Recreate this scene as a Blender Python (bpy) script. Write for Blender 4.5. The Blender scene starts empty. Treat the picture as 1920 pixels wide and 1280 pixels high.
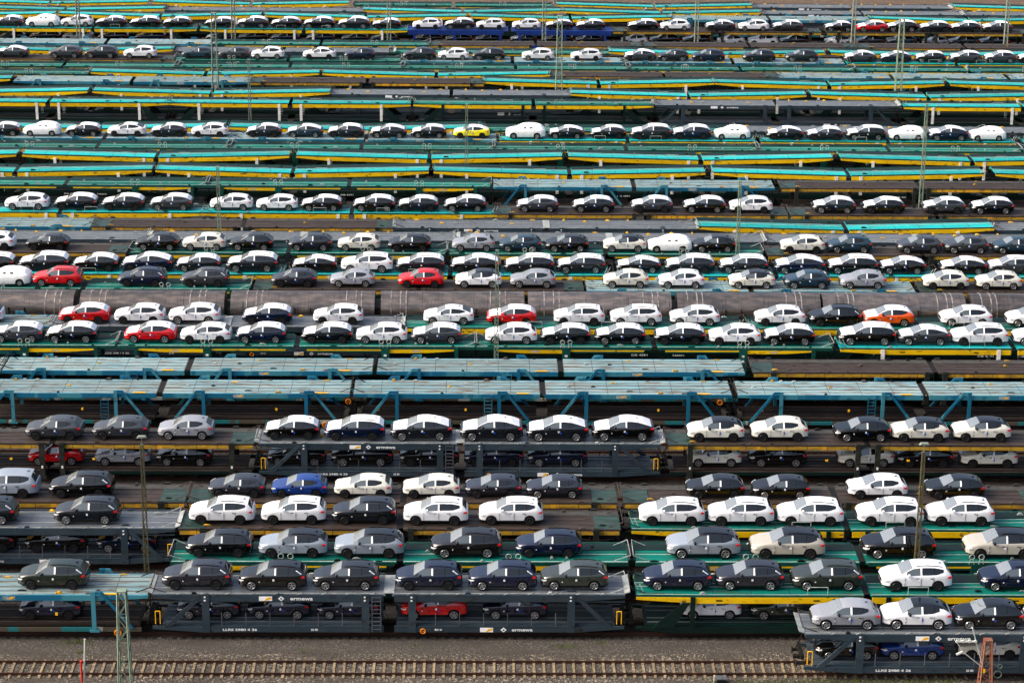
import bpy, math, random
from mathutils import Vector
random.seed(7)
R_ = math.radians
scene = bpy.context.scene
COL = bpy.data.collections.new('yard'); scene.collection.children.link(COL)

# ------------------------------------------------------------------ camera model (pixels of a 1920x1280 frame)
F = 3900.; PITCH = R_(15.2); CX = 960.; CY = 270.; H = 66.3; YAW = R_(1.1); ROLL = 0.010
fw = Vector((math.sin(YAW)*math.cos(PITCH), math.cos(YAW)*math.cos(PITCH), -math.sin(PITCH)))
r0 = Vector((math.cos(YAW), -math.sin(YAW), 0.)); d0 = -(r0.cross(fw))
cr, sr = math.cos(ROLL), math.sin(ROLL)
CR = cr*r0 - sr*d0; CD = sr*r0 + cr*d0
def pr(X, Y, Z):
    v = Vector((X, Y, Z-H)); z = v.dot(fw)
    return CX+F*v.dot(CR)/z, CY+F*v.dot(CD)/z, F/z
def onplane(x, y, Z):
    d = fw + CR*(x-CX)/F + CD*(y-CY)/F; t = (Z-H)/d.z
    return d.x*t, d.y*t
def Xat(x, Y, Z):
    a, b = -250., 250.
    for _ in range(50):
        m = (a+b)/2
        if pr(m, Y, Z)[0] < x: a = m
        else: b = m
    return a

# ------------------------------------------------------------------ materials
MATS = {}
def nodes(name):
    m = bpy.data.materials.new(name); m.use_nodes = True
    nt = m.node_tree; nt.nodes.clear()
    out = nt.nodes.new('ShaderNodeOutputMaterial'); bs = nt.nodes.new('ShaderNodeBsdfPrincipled')
    nt.links.new(bs.outputs[0], out.inputs[0]); MATS[name] = m
    return m, nt, bs
def rgba(c): return (c[0], c[1], c[2], 1)
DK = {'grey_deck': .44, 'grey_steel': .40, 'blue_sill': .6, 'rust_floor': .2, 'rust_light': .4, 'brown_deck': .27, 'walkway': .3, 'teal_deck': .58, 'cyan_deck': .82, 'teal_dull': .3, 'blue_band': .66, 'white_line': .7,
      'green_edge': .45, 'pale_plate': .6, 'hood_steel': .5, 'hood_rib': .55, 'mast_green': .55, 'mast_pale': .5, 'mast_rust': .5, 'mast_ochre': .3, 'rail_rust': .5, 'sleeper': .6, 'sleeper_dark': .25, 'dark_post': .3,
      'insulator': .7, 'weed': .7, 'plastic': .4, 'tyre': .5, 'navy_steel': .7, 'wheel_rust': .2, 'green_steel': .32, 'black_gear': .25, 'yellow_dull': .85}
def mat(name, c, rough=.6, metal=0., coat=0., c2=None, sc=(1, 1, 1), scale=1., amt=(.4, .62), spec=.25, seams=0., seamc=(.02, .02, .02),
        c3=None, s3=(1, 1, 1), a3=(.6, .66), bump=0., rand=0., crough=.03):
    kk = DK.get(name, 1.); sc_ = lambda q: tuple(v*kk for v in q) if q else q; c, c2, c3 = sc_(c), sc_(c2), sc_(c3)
    m, nt, bs = nodes(name); N, L = nt.nodes.new, nt.links.new
    if coat: bs.inputs['Coat IOR'].default_value = 1.75
    bs.inputs['Roughness'].default_value = rough; bs.inputs['Metallic'].default_value = metal
    bs.inputs['Coat Weight'].default_value = coat; bs.inputs['Coat Roughness'].default_value = crough
    bs.inputs['Specular IOR Level'].default_value = spec
    bs.inputs['Base Color'].default_value = rgba(c)
    if not (c2 or seams or c3 or rand or bump): return m
    tc = N('ShaderNodeTexCoord'); oi = N('ShaderNodeObjectInfo')
    off = N('ShaderNodeVectorMath'); off.operation = 'ADD'
    mu = N('ShaderNodeMath'); mu.operation = 'MULTIPLY'; mu.inputs[1].default_value = 137.; L(oi.outputs['Random'], mu.inputs[0])
    L(tc.outputs['Object'], off.inputs[0]); L(mu.outputs[0], off.inputs[1])
    cur = None
    def noise(s, ramp, det=5):
        mp = N('ShaderNodeMapping'); mp.inputs['Scale'].default_value = s; L(off.outputs[0], mp.inputs[0])
        n = N('ShaderNodeTexNoise'); n.inputs['Scale'].default_value = scale; n.inputs['Detail'].default_value = det
        L(mp.outputs[0], n.inputs['Vector'])
        mr = N('ShaderNodeMapRange'); mr.inputs[1].default_value = ramp[0]; mr.inputs[2].default_value = ramp[1]; L(n.outputs[0], mr.inputs[0])
        return mr.outputs[0], n
    def mix(f, a, b, fac=1.):
        x = N('ShaderNodeMix'); x.data_type = 'RGBA'
        if isinstance(f, float): x.inputs[0].default_value = f
        else: L(f, x.inputs[0])
        for s, v in ((6, a), (7, b)):
            if isinstance(v, tuple): x.inputs[s].default_value = rgba(v)
            else: L(v, x.inputs[s])
        return x.outputs[2]
    cur = c
    if c2:
        f, n = noise(sc, amt); cur = mix(f, cur, c2)
        if bump:
            b = N('ShaderNodeBump'); b.inputs['Strength'].default_value = bump; b.inputs['Distance'].default_value = .02
            L(n.outputs[0], b.inputs['Height']); L(b.outputs[0], bs.inputs['Normal'])
    if c3:
        f, n = noise(s3, a3); cur = mix(f, cur, c3)
    if seams:
        sp = N('ShaderNodeSeparateXYZ'); L(tc.outputs['Object'], sp.inputs[0])
        d = N('ShaderNodeMath'); d.operation = 'DIVIDE'; L(sp.outputs[0], d.inputs[0]); d.inputs[1].default_value = seams
        fr = N('ShaderNodeMath'); fr.operation = 'FRACT'; L(d.outputs[0], fr.inputs[0])
        lt = N('ShaderNodeMath'); lt.operation = 'LESS_THAN'; L(fr.outputs[0], lt.inputs[0]); lt.inputs[1].default_value = .045/seams
        cur = mix(lt.outputs[0], cur, seamc)
    if rand:
        hs = N('ShaderNodeHueSaturation'); v = N('ShaderNodeMapRange'); v.inputs[3].default_value = 1-rand; v.inputs[4].default_value = 1+rand
        L(oi.outputs['Random'], v.inputs[0]); L(v.outputs[0], hs.inputs['Value'])
        if isinstance(cur, tuple): hs.inputs['Color'].default_value = rgba(cur)
        else: L(cur, hs.inputs['Color'])
        cur = hs.outputs[0]
    if not isinstance(cur, tuple): L(cur, bs.inputs['Base Color'])
    return m

PAINT = {  # name: (colour, metallic)
 'white': ((.70, .715, .75), 0), 'cream': ((.56, .56, .50), 0), 'black': ((.0015, .0015, .002), 0), 'navy': ((.002, .006, .024), .1),
 'grey': ((.03, .033, .04), .4), 'dkgrey': ((.007, .009, .013), .1), 'anthracite': ((.012, .013, .021), .2), 'silver': ((.25, .265, .30), .5), 'lightblue': ((.23, .27, .32), .4),
 'blue': ((.002, .028, .17), .2), 'red': ((.46, .003, .006), 0), 'yellow': ((.80, .68, .01), 0), 'orange': ((.66, .085, .006), .2), 'teal': ((.010, .032, .052), .4),
 'olive': ((.024, .031, .024), .4), 'green': ((.010, .018, .013), .4), 'beige': ((.40, .38, .33), .3), 'brownblack': ((.006, .005, .005), .1)}
PNAME = {'navy': 'dark navy', 'dkgrey': 'dark grey', 'lightblue': 'pale blue silver', 'teal': 'petrol blue', 'olive': 'olive grey', 'green': 'dark green',
         'beige': 'beige', 'brownblack': 'brownish black', 'anthracite': 'anthracite'}
for k, (c, mt) in PAINT.items():
    mat('paint_'+k, c, rough=.45, metal=mt*.3, coat=1., rand=.1, spec=.05)
mat('film', (.74, .76, .80), rough=.5, c2=(.68, .70, .74), sc=(2, 2, 2), amt=(.45, .6), bump=.5)
mat('cover', (.84, .85, .86), rough=.7, c2=(.74, .76, .78), sc=(3, 3, 3), amt=(.42, .62), bump=.5)
mat('glass', (.006, .008, .010), rough=.04, coat=.0, spec=.7)
mat('windscreen_glass', (.14, .155, .16), rough=.06, coat=1., spec=1.); MATS['windscreen_glass'].node_tree.nodes['Principled BSDF'].inputs['IOR'].default_value = 1.9  # pale base colour stands in for sky reflection and paper behind the glass
mat('front_glass', (.06, .075, .08), rough=.08, coat=1., spec=.6)  # lighter than rear side glass: pale reflection and see-through light painted into the base
mat('tyre', (.012, .012, .013), rough=.75)
mat('rim_silver', (.42, .43, .45), rough=.3, metal=.8)
mat('rim_dark', (.03, .03, .033), rough=.35, metal=.5)
mat('plastic', (.014, .014, .016), rough=.5)
mat('lamp', (.55, .57, .6), rough=.08, coat=1.)
mat('tail', (.5, .006, .01), rough=.15, coat=1.)
mat('sticker', (.85, .86, .88), rough=.5)
mat('bluetag', (.01, .08, .6), rough=.5)
# wagons
mat('grey_deck', (.20, .23, .27), rough=.36, metal=.35, c2=(.33, .36, .40), sc=(.25, 2.5, 1), scale=1.6, amt=(.35, .66), seams=2.55, seamc=(.06, .07, .08), rand=.1)
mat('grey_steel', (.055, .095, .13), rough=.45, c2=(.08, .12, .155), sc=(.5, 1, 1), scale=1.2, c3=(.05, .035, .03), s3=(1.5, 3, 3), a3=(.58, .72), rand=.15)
mat('pale_plate', (.5, .55, .54), rough=.45, c2=(.32, .35, .35), sc=(2, 2, 2))
mat('blue_band', (.16, .36, .43), rough=.5, c2=(.34, .44, .44), sc=(.10, 4, 1), scale=2., amt=(.40, .56), c3=(.16, .10, .06), s3=(.35, 2.6, 1), a3=(.50, .68), seams=2.6, seamc=(.03, .05, .05), rand=.2)
mat('blue_deck', (.06, .09, .10), rough=.45, c2=(.11, .085, .06), sc=(.2, 3, 1), scale=2., amt=(.35, .6), rand=.12)
mat('blue_steel', (.006, .105, .19), rough=.5, c2=(.04, .19, .25), sc=(.35, .1, .1), scale=1., amt=(.5, .53), c3=(.015, .10, .15), s3=(1.2, 1, 2), a3=(.6, .7), rand=.08)
mat('blue_sill', (.02, .20, .22), rough=.6, c2=(.10, .085, .06), sc=(.7, .1, .1), scale=1., amt=(.48, .5), c3=(.45, .5, .45), s3=(.5, .1, .1), a3=(.60, .61))
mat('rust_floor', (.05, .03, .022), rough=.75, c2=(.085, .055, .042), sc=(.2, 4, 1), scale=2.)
mat('rust_light', (.17, .13, .115), rough=.6, c2=(.09, .06, .05), sc=(.5, 3, 1), scale=2.)
mat('brown_deck', (.10, .07, .058), rough=.55, c2=(.15, .115, .10), sc=(.2, 3, 1), scale=2., c3=(.045, .03, .025), s3=(.6, 2, 1), a3=(.55, .7), seams=1.3, seamc=(.03, .02, .018))
mat('walkway', (.17, .165, .15), rough=.6, c2=(.10, .10, .09), sc=(1, 3, 1), scale=2., seams=2.2)
mat('teal_deck', (.002, .17, .14), rough=.6, spec=.08, c2=(.004, .24, .19), sc=(.2, 2, 1), scale=1.5, c3=(.05, .075, .055), s3=(.45, 3, 1), a3=(.52, .70), seams=2.5, seamc=(.01, .04, .035), rand=.22)
mat('cyan_deck', (.006, .33, .34), rough=.6, spec=.08, c2=(.004, .42, .42), sc=(.2, 2, 1), scale=1.5, c3=(.04, .13, .12), s3=(.4, 3, 1), a3=(.54, .74), seams=2.5, seamc=(.01, .05, .05), rand=.22)
mat('teal_dull', (.04, .10, .085), rough=.4, c2=(.10, .19, .16), sc=(.4, 2, 1), scale=1.5, c3=(.09, .07, .05), s3=(1, 3, 1), a3=(.58, .7))
mat('white_line', (.55, .62, .58), rough=.5, c2=(.3, .4, .36), sc=(.6, 1, 1), scale=2., amt=(.45, .7))
mat('yellow_beam', (.80, .50, .004), rough=.45, c2=(.66, .38, .004), sc=(.4, 1, 2), scale=1.5, c3=(.10, .07, .02), s3=(1.0, 2, 3), a3=(.60, .70), rand=.12)
mat('yellow_dull', (.50, .30, .02), rough=.6, c2=(.30, .17, .03), sc=(.6, 1, 3), scale=2., c3=(.72, .36, .02), s3=(.35, .1, .1), a3=(.62, .63), rand=.12, seams=1.55, seamc=(.04, .03, .02))
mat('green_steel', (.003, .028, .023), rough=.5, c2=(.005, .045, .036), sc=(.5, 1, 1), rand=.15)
mat('green_edge', (.008, .15, .115), rough=.45, c2=(.01, .10, .08), sc=(.6, 1, 1), scale=2., rand=.15)
mat('dark_post', (.035, .045, .038), rough=.6, c2=(.08, .085, .07), sc=(3, 3, 3))
mat('white_post', (.78, .79, .76), rough=.5, c2=(.6, .61, .58), sc=(2, 2, 2))
mat('navy_steel', (.008, .035, .22), rough=.5, rand=.05, c2=(.012, .05, .28), sc=(.5, 1, 1))
mat('black_gear', (.01, .01, .01), rough=.7, c2=(.025, .02, .017), sc=(3, 3, 3))
mat('wheel_rust', (.05, .028, .018), rough=.6)
mat('yellow_mark', (.85, .45, .01), rough=.5)
mat('orange_mark', (.75, .22, .01), rough=.5)
mat('lettering', (.75, .78, .78), rough=.5)
mat('hood_steel', (.26, .235, .22), rough=.34, metal=.78, c2=(.52, .42, .36), sc=(.5, 1.2, 2.2), scale=1.6, amt=(.4, .66), c3=(.12, .11, .115), s3=(5, .3, .3), a3=(.56, .75), rand=.25, bump=.35)  # pinkish second tone paints lit, sky-reflecting patches into the hood colour
mat('hood_rib', (.62, .58, .55), rough=.4, metal=.3, c2=(.25, .22, .21), sc=(1, 3, 3))
mat('mast_green', (.24, .34, .25), rough=.6, c2=(.36, .44, .34), sc=(3, 3, 1))
mat('mast_pale', (.38, .44, .38), rough=.6, c2=(.28, .33, .28), sc=(3, 3, 1))
mat('mast_rust', (.42, .12, .08), rough=.65, c2=(.30, .20, .12), sc=(4, 4, 2), c3=(.50, .24, .16), s3=(3, 3, 3), a3=(.55, .65))
mat('mast_ochre', (.30, .23, .09), rough=.65, c2=(.22, .24, .15), sc=(3, 3, 2))
mat('insulator', (.7, .72, .68), rough=.4)
mat('red_post', (.42, .03, .02), rough=.5)
mat('rail_rust', (.085, .035, .022), rough=.55, c2=(.05, .025, .018), sc=(1, 3, 3))
mat('sleeper', (.40, .30, .18), rough=.8, c2=(.18, .14, .09), sc=(3, 3, 3), scale=2., rand=.2)
mat('sleeper_dark', (.10, .075, .055), rough=.85, c2=(.06, .045, .035), sc=(3, 3, 3), rand=.2)
mat('weed', (.075, .13, .012), rough=.8, c2=(.14, .17, .03), sc=(5, 5, 5), rand=.2)

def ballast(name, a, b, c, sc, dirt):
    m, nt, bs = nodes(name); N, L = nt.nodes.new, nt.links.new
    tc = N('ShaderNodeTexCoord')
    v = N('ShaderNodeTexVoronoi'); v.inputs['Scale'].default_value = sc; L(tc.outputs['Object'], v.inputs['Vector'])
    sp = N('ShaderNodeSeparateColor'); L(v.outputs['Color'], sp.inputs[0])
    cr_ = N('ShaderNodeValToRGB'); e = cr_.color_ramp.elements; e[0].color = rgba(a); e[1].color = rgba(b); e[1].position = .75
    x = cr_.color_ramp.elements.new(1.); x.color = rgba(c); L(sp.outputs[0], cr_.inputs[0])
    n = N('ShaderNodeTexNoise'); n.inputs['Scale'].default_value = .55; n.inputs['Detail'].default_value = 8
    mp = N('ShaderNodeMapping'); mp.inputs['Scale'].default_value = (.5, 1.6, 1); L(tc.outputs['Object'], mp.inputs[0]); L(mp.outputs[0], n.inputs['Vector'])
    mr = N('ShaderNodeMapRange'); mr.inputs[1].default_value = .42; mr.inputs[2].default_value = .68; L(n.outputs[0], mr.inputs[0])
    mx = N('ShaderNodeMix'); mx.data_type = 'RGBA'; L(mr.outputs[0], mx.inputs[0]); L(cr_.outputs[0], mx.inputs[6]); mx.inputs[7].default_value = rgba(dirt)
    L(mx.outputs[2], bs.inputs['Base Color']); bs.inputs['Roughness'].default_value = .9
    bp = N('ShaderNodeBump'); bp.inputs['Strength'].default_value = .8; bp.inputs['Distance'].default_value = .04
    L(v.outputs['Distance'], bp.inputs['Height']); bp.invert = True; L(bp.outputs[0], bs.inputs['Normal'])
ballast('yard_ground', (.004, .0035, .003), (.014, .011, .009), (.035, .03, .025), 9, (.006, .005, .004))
ballast('track_ballast', (.014, .011, .008), (.07, .057, .043), (.27, .23, .18), 10, (.038, .031, .024))
ballast('gravel_path', (.018, .015, .012), (.052, .045, .037), (.14, .12, .10), 14, (.035, .029, .024))
ballast('brown_earth', (.05, .03, .018), (.09, .055, .03), (.14, .09, .055), 4, (.06, .036, .02))

# ------------------------------------------------------------------ mesh builder
class MB:
    def __init__(s): s.v = []; s.f = []
    def box(s, x0, x1, y0, y1, z0, z1, zb=None):
        """box; zb=(z0b,z1b) gives different heights at the x1 end"""
        z2, z3 = zb if zb else (z0, z1)
        n = len(s.v)
        s.v += [(x0, y0, z0), (x1, y0, z2), (x1, y1, z2), (x0, y1, z0), (x0, y0, z1), (x1, y0, z3), (x1, y1, z3), (x0, y1, z1)]
        q = [(0, 3, 2, 1), (4, 5, 6, 7), (0, 1, 5, 4), (1, 2, 6, 5), (2, 3, 7, 6), (3, 0, 4, 7)]
        if x1 < x0: q = [tuple(reversed(t)) for t in q]
        s.f += [tuple(i+n for i in t) for t in q]; return s
    def bar(s, p, q, w, d=None):
        p, q = Vector(p), Vector(q); a = (q-p).normalized(); d = d or w
        u = a.cross(Vector((0, 0, 1)))
        if u.length < .01: u = Vector((1, 0, 0))
        u.normalize(); t = a.cross(u); n = len(s.v)
        for c in (p, q):
            for i, j in ((-1, -1), (1, -1), (1, 1), (-1, 1)): s.v.append(tuple(c+u*(i*w/2)+t*(j*d/2)))
        s.f += [tuple(i+n for i in t_) for t_ in ((0, 1, 2, 3), (7, 6, 5, 4), (0, 4, 5, 1), (1, 5, 6, 2), (2, 6, 7, 3), (3, 7, 4, 0))]; return s
    def cyl(s, p, q, r, seg=12, r2=None, caps=True):
        p, q = Vector(p), Vector(q); a = (q-p).normalized(); r2 = r if r2 is None else r2
        u = a.cross(Vector((0, 0, 1)))
        if u.length < .01: u = Vector((1, 0, 0))
        u.normalize(); t = a.cross(u); n = len(s.v)
        for c, rr in ((p, r), (q, r2)):
            for k in range(seg):
                an = 2*math.pi*k/seg; s.v.append(tuple(c+u*(rr*math.cos(an))+t*(rr*math.sin(an))))
        for k in range(seg): s.f.append((n+k, n+(k+1) % seg, n+seg+(k+1) % seg, n+seg+k))
        if caps: s.f += [tuple(n+k for k in reversed(range(seg))), tuple(n+seg+k for k in range(seg))]
        return s
    def prism(s, pts, y0, y1):
        """polygon in xz extruded in y"""
        n = len(s.v); k = len(pts)
        s.v += [(x, y0, z) for x, z in pts]+[(x, y1, z) for x, z in pts]
        s.f += [tuple(range(n, n+k)), tuple(reversed(range(n+k, n+2*k)))]
        s.f += [(n+(i+1) % k, n+i, n+k+i, n+k+(i+1) % k) for i in range(k)]; return s
    def ring(s, c, r, t, seg=12):
        """torus in the xz plane"""
        n = len(s.v); m = 6
        for i in range(seg):
            a = 2*math.pi*i/seg
            for j in range(m):
                b = 2*math.pi*j/m; rr = r+t*math.cos(b)
                s.v.append((c[0]+rr*math.cos(a), c[1]+t*math.sin(b), c[2]+rr*math.sin(a)))
        for i in range(seg):
            for j in range(m): s.f.append((n+i*m+j, n+i*m+(j+1) % m, n+((i+1) % seg)*m+(j+1) % m, n+((i+1) % seg)*m+j))
        return s
    def mesh(s, name, smooth=None):
        me = bpy.data.meshes.new(name); me.from_pydata(s.v, [], s.f); me.validate()
        import bmesh
        bm = bmesh.new(); bm.from_mesh(me); bmesh.ops.recalc_face_normals(bm, faces=bm.faces); bm.to_mesh(me); bm.free()
        if smooth:
            for p in me.polygons: p.use_smooth = True
            me.set_sharp_from_angle(angle=R_(smooth))
        return me
    def build(s, name, m, parent=None, smooth=None):
        me = s.mesh(name, smooth); me.materials.append(MATS[m])
        o = bpy.data.objects.new(name, me); COL.objects.link(o)
        if parent: o.parent = parent
        return o
def empty(name, loc=(0, 0, 0)):
    o = bpy.data.objects.new(name, None); COL.objects.link(o); o.location = loc; o.empty_display_size = .3; return o
def tag(o, label=None, cat=None, group=None, kind=None):
    if label: o['label'] = label
    if cat: o['category'] = cat
    if group: o['group'] = group
    if kind: o['kind'] = kind
    return o
KIDS = {}
def snapshot(root):
    """remember the tree under a prototype so it can be copied without searching"""
    KIDS[root.name] = None
    def tree(o): return [(c, tree(c)) for c in COL.objects if c.parent == o]
    return tree(root)
def copy_tree(o, kids, parent=None, skip=()):
    c = o.copy(); COL.objects.link(c); c.parent = parent
    for k, sub in kids:
        if k.name.split('.')[0] in skip: continue
        copy_tree(k, sub, c, skip)
    return c
def del_tree(o, kids):
    for k, sub in kids: del_tree(k, sub)
    bpy.data.objects.remove(o)

# ------------------------------------------------------------------ cars
def interp(t, x):
    if x <= t[0][0]: return t[0][1]
    for (a, u), (b, v) in zip(t, t[1:]):
        if x <= b: return u+(v-u)*(x-a)/(b-a)
    return t[-1][1]
MODELS = {
 # L, H-ish top profile, cowl, roof start, roof end, rear glass end, B pillar, window start/end, wheels front/rear, radius
 'suv': dict(L=4.54, name='suv', top=[(0, .70), (.05, .86), (.22, .92), (.6, 1.02), (1.22, 1.13), (1.58, 1.37), (1.95, 1.565), (2.3, 1.635), (2.8, 1.655), (3.3, 1.635), (3.8, 1.575), (4.12, 1.49), (4.40, 1.14), (4.49, 1.02), (4.54, .80)],
             cowl=1.22, r0=1.95, r1=4.12, g1=4.40, win=(1.55, 3.95), B=2.48, Cc=3.35, wf=.88, wr=3.58, rad=.35, w=.92, rails=1),
 'crossover': dict(L=4.25, name='crossover', top=[(0, .68), (.05, .84), (.2, .88), (.55, .98), (1.15, 1.07), (1.5, 1.30), (1.85, 1.48), (2.2, 1.55), (2.6, 1.565), (3.1, 1.54), (3.45, 1.48), (3.72, 1.40), (4.08, 1.10), (4.2, 1.0), (4.25, .78)],
             cowl=1.15, r0=1.85, r1=3.72, g1=4.08, win=(1.48, 3.45), B=2.38, Cc=3.12, wf=.83, wr=3.40, rad=.34, w=.91, rails=0),
 'compact_suv': dict(L=4.45, name='compact suv', top=[(0, .68), (.05, .86), (.2, .90), (.6, 1.0), (1.2, 1.10), (1.56, 1.33), (1.92, 1.51), (2.3, 1.595), (2.75, 1.61), (3.25, 1.575), (3.65, 1.51), (3.95, 1.41), (4.28, 1.10), (4.4, 1.0), (4.45, .78)],
             cowl=1.2, r0=1.92, r1=3.95, g1=4.28, win=(1.52, 3.78), B=2.42, Cc=3.18, wf=.86, wr=3.52, rad=.35, w=.91, rails=0),
 'large_suv': dict(L=4.75, name='large suv', top=[(0, .70), (.05, .88), (.22, .94), (.7, 1.05), (1.3, 1.14), (1.68, 1.39), (2.05, 1.59), (2.45, 1.665), (3.0, 1.68), (3.5, 1.655), (4.0, 1.595), (4.3, 1.51), (4.62, 1.15), (4.7, 1.02), (4.75, .80)],
             cowl=1.3, r0=2.05, r1=4.3, g1=4.62, win=(1.65, 4.18), B=2.6, Cc=3.5, wf=.9, wr=3.75, rad=.36, w=.935, rails=1),
 'fastback_suv': dict(L=4.55, name='coupe suv', top=[(0, .68), (.05, .85), (.2, .89), (.6, .99), (1.22, 1.09), (1.6, 1.31), (1.98, 1.48), (2.35, 1.55), (2.75, 1.56), (3.3, 1.485), (3.7, 1.38), (4.28, 1.12), (4.45, 1.06), (4.55, .80)],
             cowl=1.22, r0=1.98, r1=3.55, g1=4.28, win=(1.55, 3.75), B=2.45, Cc=3.2, wf=.86, wr=3.62, rad=.35, w=.92, rails=0),
 'hatchback': dict(L=4.2, name='hatchback', top=[(0, .60), (.05, .75), (.2, .80), (.6, .90), (1.15, 1.0), (1.52, 1.21), (1.9, 1.39), (2.25, 1.455), (2.65, 1.47), (3.1, 1.445), (3.45, 1.39), (3.72, 1.31), (4.03, 1.02), (4.14, .94), (4.2, .72)],
             cowl=1.15, r0=1.9, r1=3.72, g1=4.03, win=(1.5, 3.5), B=2.4, Cc=3.1, wf=.82, wr=3.40, rad=.33, w=.89, rails=0),
 'van': dict(L=4.55, name='people carrier', top=[(0, .66), (.05, .82), (.2, .93), (.55, 1.02), (1.0, 1.10), (1.85, 1.58), (2.2, 1.65), (2.9, 1.66), (3.8, 1.63), (4.15, 1.57), (4.42, 1.08), (4.5, 1.0), (4.55, .78)],
             cowl=1.0, r0=1.85, r1=4.15, g1=4.42, win=(1.4, 4.0), B=2.5, Cc=3.4, wf=.85, wr=3.58, rad=.33, w=.91, rails=0),
}
def car_loft(P):
    L_ = P['L']; w_ = P['w']; Ra = P['rad']+.055; xs = {0., .03, .08, .16, .3, .5, P['cowl'], P['r0'], P['r1'], P['g1'], L_, L_-.04, L_-.1, L_-.2}
    for a, b in P['top']: xs.add(a)
    for k in (0, 1): xs.add(P['win'][k])
    xs |= {P['B']-.055, P['B']+.055, P['Cc']-.03, P['Cc']+.03, (P['cowl']+P['r0'])/2}
    for xw in (P['wf'], P['wr']):
        for k in range(-5, 6): xs.add(xw+Ra*math.sin(k*math.pi/10))
        xs.add(xw-Ra-.012); xs.add(xw+Ra+.012)
    xs = sorted(xs); o = [xs[0]]
    for x in xs[1:]:
        if x-o[-1] > .006: o.append(x)
    xs = o; B = P['top']; cow = interp(B, P['cowl'])
    belt = [(0, .60), (.05, .74), (.25, .86), (.7, cow-.14), (P['cowl'], cow-.10), (P['g1']-.25, cow+.0), (P['g1'], cow-.06), (L_-.05, .85), (L_, .70)]
    wid = [(0, w_*.52), (.04, w_*.68), (.14, w_*.82), (.35, w_*.94), (.75, w_), (L_-.9, w_), (L_-.4, w_*.96), (L_-.12, w_*.86), (L_-.03, w_*.78), (L_, w_*.70)]
    rings = []
    for x in xs:
        t = interp(B, x); b = min(interp(belt, x), t-.03); w = interp(wid, x)
        zb = .24 if .25 < x < L_-.25 else .30
        arch = 0
        for xw in (P['wf'], P['wr']):
            if abs(x-xw) < Ra: arch = P['rad']+math.sqrt(max(0, Ra*Ra-(x-xw)**2))
        z0 = max(zb, arch)
        # roof half width
        if x <= P['cowl']: k = 0
        elif x < P['r0']: k = (x-P['cowl'])/(P['r0']-P['cowl'])
        elif x <= P['r1']: k = 1+.05*(x-P['r0'])/(P['r1']-P['r0'])
        elif x < P['g1']: k = 1-(x-P['r1'])/(P['g1']-P['r1'])*.75
        else: k = .25*(L_-x)/(L_-P['g1'])
        re = w*.86*(1-k)+(w_*.675)*k
        g = t-b
        mid = max(z0+.06, b-.30); lo = max(z0+.03, .39)
        if lo > mid-.02: lo = mid-.02
        kb = .06+.30*max(0, min(1, (x-(P['win'][1]-.55))/.55))**1.5*k; kt = .84-.10*max(0, min(1, (x-(P['win'][1]-.5))/.5))*k
        r = [(w-.05, z0), (w-.005, min(lo, mid-.02) if lo > z0 else z0+.01), (w, mid), (w*.985, b-.07 if b-.07 > mid+.01 else mid+.012), (w*.955, b), (w*.955*(1-kb)+re*kb, b+g*kb),
             (re+(w*.955-re)*(1-kt), b+g*kt*.98), (re, b+g*.915), (re*.80, b+g*.985), (re*.4, b+g*.998), (0, t)]
        rings.append(r)
    return xs, rings
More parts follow.
